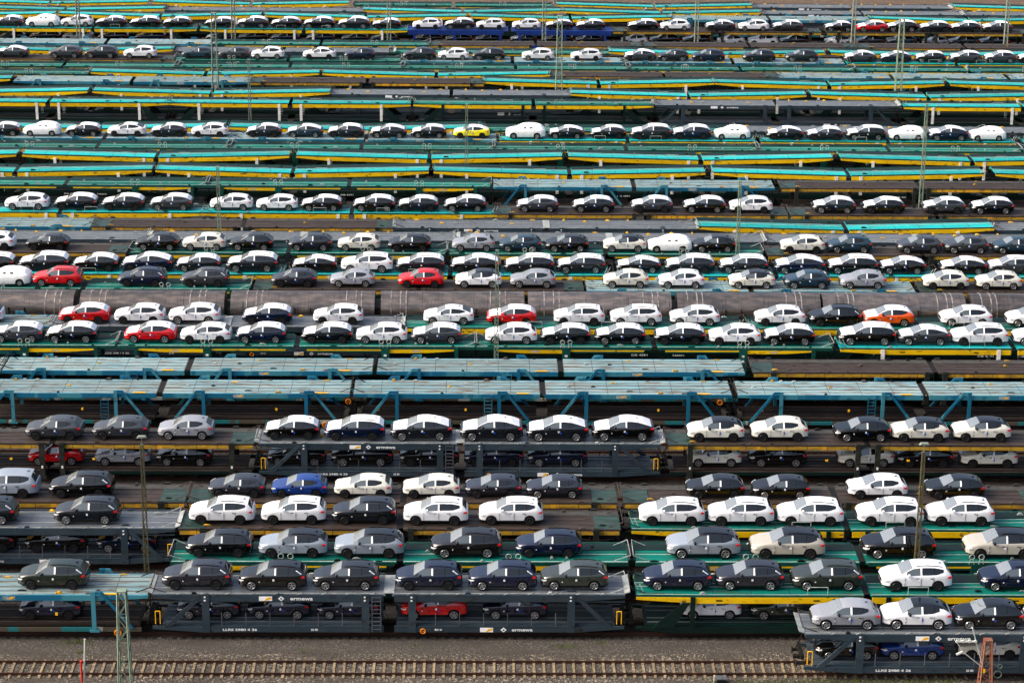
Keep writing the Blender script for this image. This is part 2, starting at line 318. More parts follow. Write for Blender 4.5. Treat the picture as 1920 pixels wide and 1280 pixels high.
def make_car(key):
    P = MODELS[key]; xs, rings = car_loft(P); L_ = P['L']; h = L_/2
    parts = {}
    def add(nm, quad):
        d = parts.setdefault(nm, MB()); n = len(d.v); d.v += quad; d.f.append(tuple(range(n, n+len(quad))))
    nr = len(rings[0])
    for i in range(len(xs)-1):
        x0, x1 = xs[i], xs[i+1]; xm = (x0+x1)/2
        for j in range(nr-1):
            nm = 'body'
            if j == 5 and P['win'][0] < xm < P['win'][1]:
                nm = 'side_window'
                if xm < P['B']: nm = 'front_window'
                if abs(xm-P['B']) < .054: nm = 'pillar_film'
                elif abs(xm-P['Cc']) < .029: nm = 'trim'
            if j >= 7:
                if P['cowl'] < xm < P['r0']: nm = 'windscreen'
                elif P['r0'] < xm < P['r1']: nm = 'roof'
                elif P['r1'] < xm < P['g1']: nm = 'rear_window'
            if j == 6 and P['cowl'] < xm < P['g1']: nm = 'roof'
            if j >= 5 and .2 < xm < P['cowl']: nm = 'bonnet'
            if j == 4 and .2 < xm < P['cowl']: nm = 'bonnet'
            if j == 0 : nm = 'trim'
            a, b = rings[i][j], rings[i][j+1]; c, d = rings[i+1][j+1], rings[i+1][j]
            for s in (-1, 1):
                q = [(x0-h, s*a[0], a[1]), (x0-h, s*b[0], b[1]), (x1-h, s*c[0], c[1]), (x1-h, s*d[0], d[1])]
                if nm in ('side_window', 'front_window'): add(nm if s < 0 else nm+'_far', q)
                else: add(nm, q)
    for i, x in ((0, xs[0]), (len(xs)-1, xs[-1])):
        r = rings[i]; pts = [(x-h, -a, b) for a, b in r]+[(x-h, a, b) for a, b in reversed(r[:-1])]
        add('body', pts)
    root = empty('car')
    def fin(nm, m, name=None, smooth=35):
        if nm not in parts: return
        d = parts[nm]; me = bpy.data.meshes.new(name or nm); me.from_pydata(d.v, [], d.f)
        import bmesh
        bm = bmesh.new(); bm.from_mesh(me); bmesh.ops.remove_doubles(bm, verts=bm.verts, dist=.0005)
        bmesh.ops.recalc_face_normals(bm, faces=bm.faces)
        # outward check
        cen = Vector((0, 0, .9)); tot = sum(((f.calc_center_median()-cen).dot(f.normal))*f.calc_area() for f in bm.faces)
        if tot < 0: bmesh.ops.reverse_faces(bm, faces=bm.faces)
        bm.to_mesh(me); bm.free()
        for p in me.polygons: p.use_smooth = True
        me.set_sharp_from_angle(angle=R_(smooth)); me.materials.append(MATS[m])
        o = bpy.data.objects.new(name or nm, me); COL.objects.link(o); o.parent = root
        if nm in ('body', 'roof', 'bonnet'): o.material_slots[0].link = 'OBJECT'; o.material_slots[0].material = MATS[m]
        return o
    fin('body', 'paint_white'); fin('bonnet', 'paint_white'); fin('roof', 'paint_white', smooth=50)
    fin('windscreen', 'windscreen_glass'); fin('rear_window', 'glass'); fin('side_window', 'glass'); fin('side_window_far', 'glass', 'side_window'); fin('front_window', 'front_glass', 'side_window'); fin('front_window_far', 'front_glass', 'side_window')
    fin('trim', 'plastic'); fin('pillar_film', 'sticker')
    r = P['rad']; w = P['w']
    MB().box(-h+.25, h-.25, -w+.22, w-.22, .2, .62).build('underbody', 'plastic', root)
    for xw in (P['wf'], P['wr']):
        for s in (-1, 1):
            y1 = s*(w-.03); y0 = s*(w-.25)
            t = MB().cyl((xw-h, y0, r), (xw-h, y1, r), r, 20).build('wheel', 'tyre', root, 30)
            rm = MB(); rm.cyl((xw-h, y1-s*.02, r), (xw-h, y1+s*.006, r), r*.30, 10)
            rm.cyl((xw-h, y1-s*.02, r), (xw-h, y1+s*.003, r), r*.16, 8)
            for k in range(5):
                a = k*2*math.pi/5+.3
                rm.bar((xw-h+.06*math.cos(a), y1+s*.004, r+.06*math.sin(a)), (xw-h+r*.66*math.cos(a), y1+s*.004, r+r*.66*math.sin(a)), .02, .085)
            rm.ring((xw-h, y1, r), r*.68, .028, 20)
            ro = rm.build('rim', 'rim_silver', t, 30); ro.material_slots[0].link = 'OBJECT'; ro.material_slots[0].material = MATS['rim_silver']
    # front end
    B = P['top']
    g = MB().prism([(-h-.012, .48), (-h-.012, .68), (-h+.02, .74), (-h+.05, .74), (-h+.05, .48)], -w*.52, w*.52)
    g.prism([(-h-.02, .30), (-h-.02, .42), (-h+.06, .42), (-h+.06, .30)], -w*.60, w*.60)
    g.build('grille', 'plastic', root)
    MB().box(-h-.018, -h+.02, -.26, .26, .50, .60).build('number_plate', 'plastic', root)
    for s in (-1, 1):
        def sp(x, d=.012): return None
        p0 = Vector((-h+.02, s*w*.58, .70)); p1 = Vector((-h+.30, s*w*.94, .80))
        m = MB(); n = Vector((-.6, s*.8, 0)).normalized()*.02
        a, b = Vector((-h+.005, s*w*.60, 0)), Vector((-h+.17, s*w*.885, 0)); c = Vector((-h+.36, s*w*.975, 0))
        for u, v, z0, z1, z2, z3 in ((a, b, .62, .70, .66, .77), (b, c, .66, .77, .74, .81)):
            k = len(m.v)
            for q, z in ((u, z0), (v, z2), (v, z3), (u, z1)):
                m.v.append((q.x+n.x, q.y+n.y, z))
            for q, z in ((u, z0), (v, z2), (v, z3), (u, z1)):
                m.v.append((q.x-n.x, q.y-n.y, z))
            m.f += [(k, k+1, k+2, k+3), (k+7, k+6, k+5, k+4), (k, k+4, k+5, k+1), (k+1, k+5, k+6, k+2), (k+2, k+6, k+7, k+3), (k+3, k+7, k+4, k)]
        m.build('headlight', 'lamp', root)
        zt = interp(B, P['g1'])-.14
        MB().prism([(h-.36, zt-.08), (h-.30, zt+.02), (h-.12, zt+.035), (h-.07, zt-.06), (h-.18, zt-.10)], s*w*.80, s*(w*.955)).build('tail_light', 'tail', root)
        zm = interp(B, P['cowl'])-.02; xm = P['win'][0]-h+.10
        mo = MB().prism([(xm-.05, zm-.04), (xm-.07, zm+.05), (xm-.02, zm+.12), (xm+.08, zm+.12), (xm+.09, zm-.03)], s*(w*.99), s*(w+.17)).build('wing_mirror', 'plastic', root)
        mo.material_slots[0].link = 'OBJECT'; mo.material_slots[0].material = MATS['plastic']
        if P['rails']:
            m = MB(); zr = interp(B, P['r0']+.3)-.03
            pts = [(P['r0']+.15, interp(B, P['r0']+.15)-.05), (P['r0']+.35, interp(B, P['r0']+.35)+.015), (2.9, interp(B, 2.9)+.02), (P['r1']-.4, interp(B, P['r1']-.4)+.01), (P['r1']-.15, interp(B, P['r1']-.15)-.05)]
            for (x0, z0), (x1, z1) in zip(pts, pts[1:]): m.bar((x0-h, s*w*.60, z0), (x1-h, s*w*.60, z1), .04, .03)
            m.build('roof_rail', 'plastic', root)
        # door seams, handle
        m = MB(); yb = s*(w+.002); bz = interp(B, P['cowl'])-.16
        for xx in (P['wf']+r+.2, P['B'], P['wr']-.30):
            m.box(xx-h-.008, xx-h+.008, yb-.012, yb+.004, .42, bz)
        m.box(P['B']-h-.35, P['B']-h-.15, yb-.02, yb+.02, bz-.06, bz-.03); m.box(P['Cc']-h-.30, P['Cc']-h-.10, yb-.02, yb+.02, bz-.06, bz-.03)
        m.build('door_seam', 'plastic', root)
    m = MB(); m.box(P['B']-h-.18, P['B']-h-.06, -w-.012, -w+.01, .72, .86); m.box(P['wf']-h+.50, P['wf']-h+.58, -w-.012, -w+.01, .62, .69)
    m.build('sticker', 'sticker', root)
    m = MB(); m.box(P['B']-h-.02, P['B']-h+.07, -w-.012, -w+.01, .60, .76); m.build('blue_tag', 'bluetag', root)
    m = MB(); m.prism([(P['r1']-.45-h, interp(B, P['r1']-.45)-.01), (P['r1']-.25-h, interp(B, P['r1']-.3)+.07), (P['r1']-.22-h, interp(B, P['r1']-.3)-.01)], -.025, .025)
    m.build('antenna', 'plastic', root)
    return root
def make_covered():
    P = dict(MODELS['compact_suv']); xs, rings = car_loft(P); L_ = P['L']; h = L_/2; root = empty('covered_car')
    d = MB(); nr = len(rings[0])
    pts = []
    for x, r in zip(xs, rings):
        rr = []
        for k, (a, b) in enumerate(r):
            wob = .012*math.sin(x*9+k*2.1)
            rr.append((a*1.03+(.03 if 0 < k < 7 else 0)+wob, b+.03+wob*.6 if k > 1 else b))
        pts.append([(x-h, -a, b) for a, b in rr]+[(x-h, a, b) for a, b in reversed(rr[:-1])])
    for row in pts: d.v += row
    m = len(pts[0])
    for i in range(len(pts)-1):
        for j in range(m-1): d.f.append((i*m+j, i*m+j+1, (i+1)*m+j+1, (i+1)*m+j))
    d.f += [tuple(range(m)), tuple((len(pts)-1)*m+k for k in reversed(range(m)))]
    d.build('cover', 'cover', root, 40)
    r = P['rad']; w = P['w']
    MB().box(-h+.25, h-.25, -w+.22, w-.22, .2, .62).build('underbody', 'plastic', root)
    for s in (-1, 1):
        for x0, x1 in ((1.95, 2.25), (2.6, 2.95)):
            MB().prism([(x0-h, 1.19), (x0-h+.07, 1.36), (x1-h, 1.38), (x1-h+.02, 1.20)], s*(w*.80), s*(w*.93)).build('window', 'glass', root)
        for xw in (P['wf'], P['wr']):
            y1 = s*(w-.0); y0 = s*(w-.25)
            t = MB().cyl((xw-h, y0, r), (xw-h, y1, r), r, 20).build('wheel', 'tyre', root, 30)
            MB().cyl((xw-h, y1-s*.02, r), (xw-h, y1+s*.006, r), r*.6, 12).build('rim', 'rim_silver', t, 30)
    return root
_m = MB(); _m.prism([(1.60, 1.40), (1.66, 1.41), (1.98, 1.18), (1.92, 1.15)], -.80, -.72); REARSTRIP = _m.mesh('rear_film'); REARSTRIP.materials.append(MATS['sticker'])
PROTO = {k: make_car(k) for k in MODELS}; PROTO['covered'] = make_covered()
TREE = {k: snapshot(v) for k, v in PROTO.items()}
PLEN = {k: MODELS[k]['L'] if k in MODELS else MODELS['compact_suv']['L'] for k in PROTO}
ORD = ['zeroth', 'first', 'second', 'third', 'fourth', 'fifth', 'sixth', 'seventh', 'eighth', 'ninth', 'tenth', 'eleventh', 'twelfth', 'thirteenth', 'fourteenth', 'fifteenth',
       'sixteenth', 'seventeenth', 'eighteenth', 'nineteenth', 'twentieth', 'twenty-first', 'twenty-second', 'twenty-third', 'twenty-fourth', 'twenty-fifth', 'twenty-sixth',
       'twenty-seventh', 'twenty-eighth', 'twenty-ninth', 'thirtieth', 'thirty-first', 'thirty-second']
MK = {'S': 'suv', 'T': 'crossover', 'C': 'compact_suv', 'G': 'large_suv', 'F': 'fastback_suv', 'H': 'hatchback', 'V': 'van', 'X': 'covered'}
NCAR = 0
FAR_SKIP = ('underbody', 'number_plate', 'door_seam', 'blue_tag', 'antenna', 'sticker', 'roof_rail', 'grille')
def place_row(Y, Z, spec, phrase, group):
    """spec: (x left px, x right px, code) ; code = model letter + paint + flags  f: white film, b: black roof, d: dark rims"""
    global NCAR
    for n, (xa, xb, code) in enumerate(spec):
        mk = MK[code[0]]; paint, *fl = code[1:].split(','); fl = fl[0] if fl else ''
        Xa, Xb = Xat(xa, Y-.8, Z+.6), Xat(xb, Y-.8, Z+.6); Ln = Xb-Xa; X = (Xa+Xb)/2
        s = max(.93, min(1.05, Ln*.985/PLEN[mk]))
        sc = pr(0, Y, Z)[2]
        c = copy_tree(PROTO[mk], TREE[mk], skip=FAR_SKIP if sc < 15.5 else (('number_plate', 'antenna') if sc < 19 else ()))
        c.name = 'car'; c.location = (X, Y+random.uniform(-.06, .06), Z); c.scale = (s, s*.99, s*.99); c.rotation_euler.z = R_(random.uniform(-.5, .5))
        if mk in ('suv', 'large_suv', 'hatchback', 'van'):
            for k in list(c.children):
                if k.name.startswith('blue_tag'): bpy.data.objects.remove(k)
        if mk == 'suv' and sc > 19 and paint not in ('white', 'red') and 'f' not in fl:
            k = bpy.data.objects.new('rear_film', REARSTRIP); COL.objects.link(k); k.parent = c
        dk = ('d' in fl) or (paint not in ('silver',) and random.random() < .45)
        for k in c.children:
            b = k.name.split('.')[0]
            if b == 'body': k.material_slots[0].material = MATS['paint_'+paint]
            elif b in ('bonnet', 'roof') and mk != 'covered':
                mm = 'film' if 'f' in fl else ('paint_black' if ('b' in fl and b == 'roof') else 'paint_'+paint)
                k.material_slots[0].material = MATS[mm]
                if 'f' in fl: k['label'] = 'under white protective film'
                elif 'b' in fl and b == 'roof': k['label'] = 'black roof'
            elif b == 'rear_window' and 'f' in fl: k.material_slots[0].link = 'OBJECT'; k.material_slots[0].material = MATS['film']
            elif b == 'wing_mirror' and paint in ('white', 'cream', 'silver') and 'b' not in fl and mk == 'suv': k.material_slots[0].material = MATS['paint_'+paint]
            elif b == 'wheel':
                for q in k.children:
                    if dk and q.material_slots[0].link == 'OBJECT': q.material_slots[0].material = MATS['rim_dark']
        col = PNAME.get(paint, paint); nm = MODELS[mk]['name'] if mk in MODELS else ''
        if mk == 'covered': what = 'car under a full white cover'
        elif 'f' in fl and paint != 'white': what = f'{col} {nm} with white film'
        elif 'b' in fl: what = f'{col} {nm} with black roof'
        else: what = f'{col} {nm}'
        tag(c, f'{what}, {ORD[n+1]} from left {phrase}', 'car', group); NCAR += 1

# ------------------------------------------------------------------ wagons
HL = 15.2       # half length of a two-section wagon
ZD = 3.2        # upper deck floor
ZL = 1.1        # lower deck floor
W2 = 1.48
def text_obj(s, size, parent, loc, m='lettering', name='lettering', width=None):
    cu = bpy.data.curves.new('t', 'FONT'); cu.body = s; cu.size = size; cu.extrude = .004; cu.align_x = 'CENTER'; cu.align_y = 'CENTER'; cu.offset = size*.02
    o = bpy.data.objects.new('t', cu); COL.objects.link(o)
    dg = bpy.context.evaluated_depsgraph_get(); me = bpy.data.meshes.new_from_object(o.evaluated_get(dg)); bpy.data.objects.remove(o)
    me.transform(__import__('mathutils').Matrix.Rotation(R_(90), 4, 'X'))
    sx = 1.
    if width:
        ws = [v.co.x for v in me.vertices]; sx = width/(max(ws)-min(ws))
    for v in me.vertices: v.co.x *= sx; v.co += Vector(loc)
    me.materials.clear(); me.materials.append(MATS[m])
    q = bpy.data.objects.new(name, me); COL.objects.link(q); q.parent = parent
    return q
def bogies(root):
    for x in (-12.6, -1.0, 1.0, 12.6):
        m = MB()
        for s in (-1, 1): m.cyl((x, s*.72, .62), (x, s*.86, .62), .42, 16)
        m.cyl((x, -.8, .62), (x, .8, .62), .08, 8)
        for s in (-1, 1): m.box(x-.55, x+.55, s*.92-.06, s*.92+.06, .42, .62)
        m.build('wheelset', 'wheel_rust', root, 40)
    for s in (-1, 1):
        m = MB()
        for y in (-.87, .87): m.cyl((s*(HL-.15), y, .95), (s*(HL+.35), y, .95), .11, 8); m.cyl((s*(HL+.35), y, .95), (s*(HL+.42), y, .95), .22, 10)
        m.box(s*(HL-.2), s*(HL+.45), -.12, .12, .85, 1.05)
        m.build('buffer', 'black_gear', root)
    m = MB()
    for x, wd in ((-8.2, 1.1), (-5, .7), (4.4, 1.2), (8.8, .6), (-10, .5), (10.6, .5)): m.box(x-wd/2, x+wd/2, -1.1, -.6, .3, .62)
    m.box(-HL+2, -1.6, -.15, .15, .35, .75); m.box(1.6, HL-2, -.15, .15, .35, .75)
    m.build('brake_gear', 'black_gear', root)
def decks(root, dm, lm, edge=.1, sag=0., xkk=11.0, hl=15.2, rib=None, lower=True, lines=None, far=None):
    for s in (-1, 1):
        x0, x1 = s*.22, s*hl; xk = s*xkk
        z = ZD
        m = MB(); m.box(x0, xk, -W2+.04, W2-.04, z-.09, z); m.box(xk, x1, -W2+.04, W2-.04, z-.09, z, (z-.09+sag, z+sag))
        m.build('upper_deck', dm, root)
        if lines:
            m = MB()
            for y, wd in lines['at']: m.box(x0+s*.05, xk, y-wd/2, y+wd/2, z, z+.03); m.box(xk, x1-s*.05, y-wd/2, y+wd/2, z, z+.03, (z+sag, z+.03+sag))
            m.build('wheel_guide', lines['m'], root)
        if far:
            m = MB(); ya, yb = (W2-1.1, W2-.12) if far == 'green_steel' else (W2-.75, W2-.05); m.box(x0+s*.05, xk, ya, yb, z+.004, z+.04); m.box(xk, x1-s*.05, ya, yb, z+.004, z+.04, (z+.004+sag, z+.04+sag)); m.build('walkway', far, root)
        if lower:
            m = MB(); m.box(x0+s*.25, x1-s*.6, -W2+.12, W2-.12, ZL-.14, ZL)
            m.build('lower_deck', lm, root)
            m = MB()
            for y in (-1.05, -.5, .5, 1.05): m.box(x0+s*.3, x1-s*.8, y-.04, y+.04, ZL, ZL+.05)
            m.build('wheel_guide', 'rust_light' if lm == 'rust_floor' else 'grey_deck', root)
def clutter(root, seed, mats, n=9, z=ZD+.03, tall=.16):
    rr = random.Random(seed)
    for s in (-1, 1):
        for k in range(n):
            x = s*(1.0+13.4*(k+rr.uniform(.1, .9))/n); y = rr.choice((-1.38, -1.3, -.9, .1, .9, 1.3, 1.4)); w = rr.uniform(.10, .32); d = rr.uniform(.04, .09); hh = rr.uniform(.05, tall)
            m = MB(); m.prism([(x-w, z), (x-w*.6, z+hh), (x+w*.3, z+hh), (x+w, z)], y-d, y+d); m.build('wheel_chock', rr.choice(mats), root)
    for s in (-1, 1):
        for k in range(3):
            x = s*(1.5+13*(k+rr.uniform(.1, .9))/3); z0 = rr.uniform(ZD-.75, ZD-.55); w = rr.uniform(.5, 1.3)
            m = MB(); m.bar((x-w/2, -W2+.1, ZD-.4), (x-w/4, -W2+.05, z0), .035); m.bar((x-w/4, -W2+.05, z0), (x+w/4, -W2+.05, z0-.03), .035); m.bar((x+w/4, -W2+.05, z0-.03), (x+w/2, -W2+.1, ZD-.4), .035); m.build('cable', 'black_gear', root)
        m = MB(); m.bar((s*(HL-.9), -1.1, ZD), (s*(HL+.15), -1.25, ZD+.45), .05); m.bar((s*(HL-.9), 1.1, ZD), (s*(HL+.1), 1.2, ZD+.4), .05); m.bar((s*(HL+.15), -1.25, ZD+.45), (s*(HL+.1), 1.2, ZD+.4), .04); m.build('end_rail', rr.choice(('pale_plate', 'rust_light', 'black_gear')), root)
        m = MB(); m.bar((s*(HL-.2), -1.0, 2.2), (s*(HL+.35), -.7, 1.3), .06); m.bar((s*(HL-.2), .2, 2.6), (s*(HL+.3), .1, 1.5), .05); m.box(s*(HL-.1), s*(HL+.1), -.9, .9, 1.2, 1.5); m.build('coupling_hose', 'black_gear', root)
def flap(root, m, L=.55):
    for s in (-1, 1):
        b = MB(); b.box(s*(HL-.02), s*(HL+L-.15), -1.25, 1.25, ZD+.0, ZD+.05, (ZD+.12, ZD+.17)); b.build('end_flap', m, root)
def sign(root, x, z, w, hgt, m='sticker', name='notice'):
    MB().box(x-w/2, x+w/2, -W2-.05, -W2-.02, z-hgt/2, z+hgt/2).build(name, m, root)

def w_grey():
    r = empty('car_carrier_wagon'); bogies(r); clutter(r, 1, ('black_gear', 'pale_plate', 'grey_steel', 'yellow_mark'), 8)
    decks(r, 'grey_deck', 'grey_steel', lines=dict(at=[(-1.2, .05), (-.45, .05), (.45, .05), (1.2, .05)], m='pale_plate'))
    for s in (-1, 1):
        x0, x1 = s*.35, s*HL
        for y in (-W2, W2):
            sg = -1 if y < 0 else 1
            m = MB(); m.box(x0, s*12.1, y-.05, y+.05, ZD-.40, ZD+.06); m.box(s*12.1, x1, y-.05, y+.05, ZD-.40, ZD+.06, (ZD-.16, ZD+.06))
            m.box(x0, x1, y-sg*.05-.06, y-sg*.05+.06, ZD-.47, ZD-.40)
            m.build('side_beam', 'grey_steel', r)
            m = MB(); m.box(x0, s*12.2, y-.06, y+.06, .62, 1.0); m.box(s*12.2, x1, y-.06, y+.06, .62, 1.0, (.86, 1.05)); m.box(x0, s*12, y-sg*.01-.08, y-sg*.01+.08, 1.0, 1.05)
            m.build('sill', 'grey_steel', r)
            for px in (1.5, 11.75):
                m = MB(); m.box(s*px-.24, s*px+.24, y+sg*.06-.04, y+sg*.06+.04, .62, ZD+.12); m.box(s*px-.16, s*px+.16, y-sg*.12, y+sg*.02, .7, ZD)
                p = m.build('post', 'grey_steel', r)
                if y < 0:
                    [MB().box(s*px-.10, s*px+.02, y-.115, y-.10, q, q+.10).build('marking', 'lettering', p) for q in (ZD-.12, ZD-.36)]
            m = MB(); m.prism([(s*11.9, ZD-.05), (s*12.25, ZD-.05), (s*14.5, .95), (s*14.05, .95)], y+sg*.02-.05, y+sg*.02+.05); m.build('brace', 'grey_steel', r)
            for k in range(6): xx = s*(3.0+k*1.55); MB().box(xx-.025, xx+.025, y-.03, y+.03, 1.05, 1.95).build('stanchion', 'grey_deck', r)
        # tie down loops along the deck
        m = MB()
        for k in range(9):
            xx = s*(1.2+k*1.55); m.bar((xx, -W2-.02, ZD+.08), (xx+.3, -W2-.08, ZD+.24), .03); m.bar((xx+.3, -W2-.08, ZD+.24), (xx+.5, -W2+.03, ZD+.10), .03)
        m.build('tie_loop', 'pale_plate', r)
        m = MB(); m.bar((s*14.7, -W2-.03, 1.2), (s*14.7, -W2-.03, 2.1), .05); m.bar((s*15.0, -W2-.03, 1.2), (s*15.0, -W2-.03, 2.1), .05); m.bar((s*14.7, -W2-.03, 2.1), (s*15.0, -W2-.03, 2.1), .05)
        m.build('grab_handle', 'yellow_mark', r)
    MB().box(-.34, .34, -1.25, 1.25, ZD+.03, ZD+.07).build('joint_plate', 'pale_plate', r)
    flap(r, 'pale_plate', .5)
    m = MB()
    for xx in (-1.08, -.52): m.box(xx-.025, xx+.025, -W2-.14, -W2-.09, .7, ZD)
    for k in range(9): m.box(-1.08, -.52, -W2-.14, -W2-.10, .85+k*.28, .89+k*.28)
    m.build('ladder', 'grey_deck', r)
    text_obj('ermewa', .34, r, (-5.6, -W2-.066, ZD-.20), width=1.45, name='brand_lettering')
    text_obj('ermewa', .30, r, (8.6, -W2-.072, .80), width=1.35, name='brand_lettering')
    for x, z in ((-6.9, ZD-.19), (7.4, .80)):
        m = MB(); m.prism([(x-.2, z), (x, z+.17), (x+.2, z), (x, z-.17)], -W2-.075, -W2-.06); o = m.build('logo', 'lettering', r)
        MB().prism([(x-.08, z), (x, z+.07), (x+.08, z), (x, z-.07)], -W2-.082, -W2-.076).build('logo_center', 'grey_steel', o)
    for x, z in ((-7.9, ZD-.19), (6.3, .80)):
        MB().box(x-.42, x+.42, -W2-.075, -W2-.06, z-.15, z+.15).build('label_plate', 'sticker', r)
        MB().prism([(x-.1, z-.12), (x+.15, z+.10), (x+.38, z+.10), (x+.38, z-.02), (x+.05, z-.12)], -W2-.082, -W2-.076).build('label_mark', 'yellow_mark', r)
    text_obj('LLRS 2980 4 36', .22, r, (-9.6, -W2-.072, .80), width=2.2); text_obj('25 80', .2, r, (-4.8, -W2-.072, .80)); text_obj('RIV 31', .18, r, (3.2, -W2-.072, .80))
    m = MB(); m.ring((2.2, -W2-.09, .72), .16, .035); m.bar((2.06, -W2-.09, .72), (2.34, -W2-.09, .72), .03); m.build('brake_wheel', 'orange_mark', r)
    return r
def w_blue():
    r = empty('car_carrier_wagon'); bogies(r); clutter(r, 2, ('rust_light', 'yellow_dull', 'black_gear', 'pale_plate', 'rust_light'), 10)
    decks(r, 'blue_deck', 'rust_floor', lines=dict(at=[(-1.22, .42), (-.68, .42), (.0, .55), (.68, .42), (1.22, .42)], m='blue_band'))
    for s in (-1, 1):
        x0, x1 = s*.25, s*HL
        for y in (-W2, W2):
            sg = -1 if y < 0 else 1
            m = MB(); m.box(x0, s*11.8, y-.05, y+.05, ZD-.36, ZD+.02); m.box(s*11.8, x1, y-.05, y+.05, ZD-.36, ZD+.02, (ZD-.2, ZD+.02)); m.build('side_beam', 'blue_steel', r)
            m = MB(); m.box(x0+s*.5, x1-s*.5, y-.06, y+.06, .66, .93); m.build('sill', 'blue_sill', r)
            for px, dr in ((3.5, -1), (11.7, 1)):
                yy = y+sg*.11; top = ZD+.32; a = s*px; d = dr*s
                m = MB(); m.box(a-.14, a+.14, yy-.05, yy+.05, .70, top); m.box(a-.30, a+.34, yy-.06, yy+.06, .66, .80)
                m.build('post', 'blue_steel', r)
                m = MB(); m.prism([(a+d*.15, top-.22), (a+d*.15, top), (a+d*.58, top), (a+d*2.55, .93), (a+d*2.27, .93), (a+d*.50, top-.22)], yy-.045, yy+.045)
                m.build('brace', 'blue_steel', r)
            if sg < 0:
                m = MB()
                for k in range(5):
                    xx = s*(4.9+k*1.35); m.bar((xx, y-.02, ZD-.36), (xx, y-.02, ZD-.52), .03)
                m.build('tie_loop', 'rust_light', r)
    m = MB()
    for xx in (-4.7, -4.1): m.box(xx-.025, xx+.025, -W2-.14, -W2-.09, .7, ZD-.1)
    for k in range(8): m.box(-4.7, -4.1, -W2-.14, -W2-.10, .85+k*.3, .89+k*.3)
    m.build('ladder', 'blue_steel', r)
    MB().box(-.24, .24, -1.2, 1.2, ZD-.05, ZD-.01).build('joint_plate', 'black_gear', r)
    sign(r, 6.3, ZD-.17, .85, .26, name='label_plate'); MB().prism([(6.2, ZD-.25), (6.5, ZD-.09), (6.68, ZD-.09), (6.5, ZD-.25)], -W2-.062, -W2-.051).build('label_mark', 'yellow_mark', r)
    for x in (-1.6, 12.9):
        MB().box(x-.5, x+.5, -W2-.05, -W2+.05, ZD+.06, ZD+.13).build('wheel_chock', 'yellow_mark', r)
    m = MB(); m.ring((13.2, -W2-.14, .62), .21, .04); m.bar((13.02, -W2-.14, .62), (13.38, -W2-.14, .62), .04); m.build('brake_wheel', 'orange_mark', r)
    for x in (-13.2, 9.3, -6.2):
        sign(r, x, 1.9, .16, .2, 'yellow_mark', 'notice')
    return r
def w_green(deckm='cyan_deck', posts='white_post', sag=.34, K=.6):
    HL = 14.95
    r = empty('car_carrier_wagon'); bogies(r); clutter(r, 3, ('black_gear', 'green_steel', 'pale_plate', 'black_gear'), 10, ZD+.06)
    decks(r, deckm, 'green_steel', sag=sag, xkk=K, hl=HL, far='green_steel', lines=dict(at=[(-1.36, .05), (-.25, .04), (.25, .04), (1.36, .05)], m='white_line'))
    for s in (-1, 1):
        x0, x1 = s*.3, s*HL
        for y in (-W2, W2):
            sg = -1 if y < 0 else 1
            m = MB(); m.box(x0, s*K, y-.03, y+.03, ZD-.10, ZD+.06); m.box(s*K, x1, y-.03, y+.03, ZD-.10, ZD+.06, (ZD-.10+sag, ZD+.06+sag)); m.build('deck_edge', 'green_edge', r)
            zk = sag*(11.6-K)/(HL-K) if K < 5 else 0.
            m = MB(); m.box(x0, s*K, y-.06, y+.04, ZD-.52, ZD-.102)
            if K < 5: m.box(s*K, s*11.6, y-.06, y+.04, ZD-.52, ZD-.102, (ZD-.52+zk, ZD-.102+zk)); m.box(s*11.6, x1, y-.06, y+.04, ZD-.52+zk, ZD-.102+zk, (ZD-.28+sag, ZD-.102+sag))
            else: m.box(s*K, x1, y-.06, y+.04, ZD-.52, ZD-.102, (ZD-.28+sag, ZD-.102+sag))
            m.build('side_beam', 'yellow_beam', r)
            m = MB(); m.box(x0, s*12.5, y-.06, y+.06, .55, 1.02); m.box(s*12.5, x1, y-.06, y+.06, .55, 1.02, (.85, 1.02)); m.box(x0+s*.2, s*11.3, y-sg*.25-.03, y-sg*.25+.03, 1.25, 1.36)
            m.build('sill', 'green_steel', r)
            for px in (1.35, 11.3):
                yy = y+sg*.10
                m = MB(); m.box(s*px-.16, s*px+.16, yy-.035, yy+.035, 1.02, ZD-.06); m.build('post', posts, r)
                if px > 5:
                    m = MB(); m.prism([(s*(px+.17), ZD-.44), (s*(px+.65), ZD-.44), (s*(px+2.6), .98), (s*(px+1.2), .98)], yy-.03, yy+.03); m.build('brace', 'green_steel', r)
        sign(r, s*5.9, ZD-.27, 1.0, .22, name='label_plate')
        m = MB()
        for xx in (s*2.6, s*3.9): m.bar((xx, -W2-.02, ZD+.06), (xx, -W2-.02, ZD+.62), .035)
        m.bar((s*2.6, -W2-.02, ZD+.62), (s*3.9, -W2-.02, ZD+.62), .035)
        m.build('hand_rail', 'white_line', r)
        m = MB()
        for k in (0, 1):
            xx = s*(HL-.45+k*.3); m.bar((xx, -1.3+k*.2, ZD+.2), (xx+s*.25, -1.3+k*.2, ZD+.75), .05)
        m.build('ramp_arm', 'white_line', r)
        [MB().box(s*q-.2, s*q+.2, -W2-.068, -W2-.062, ZD-.36, ZD-.26).build('marking', 'black_gear', r) for q in (9.6, 3.3)]
    for x in (-13.6, -8, -3, 2.5, 7, 12): sign(r, x, .80, .3 if x > 0 else .16, .14, 'lettering' if int(x) % 2 else 'yellow_mark', 'notice')
    text_obj('DB 4291', .24, r, (6.0, -W2-.072, .76), width=1.4); text_obj('Laaers', .24, r, (9.4, -W2-.072, .76), width=1.0)
    MB().box(-.3, .3, -1.2, 1.2, ZD-.06, ZD-.02).build('joint_plate', 'black_gear', r)
    return r
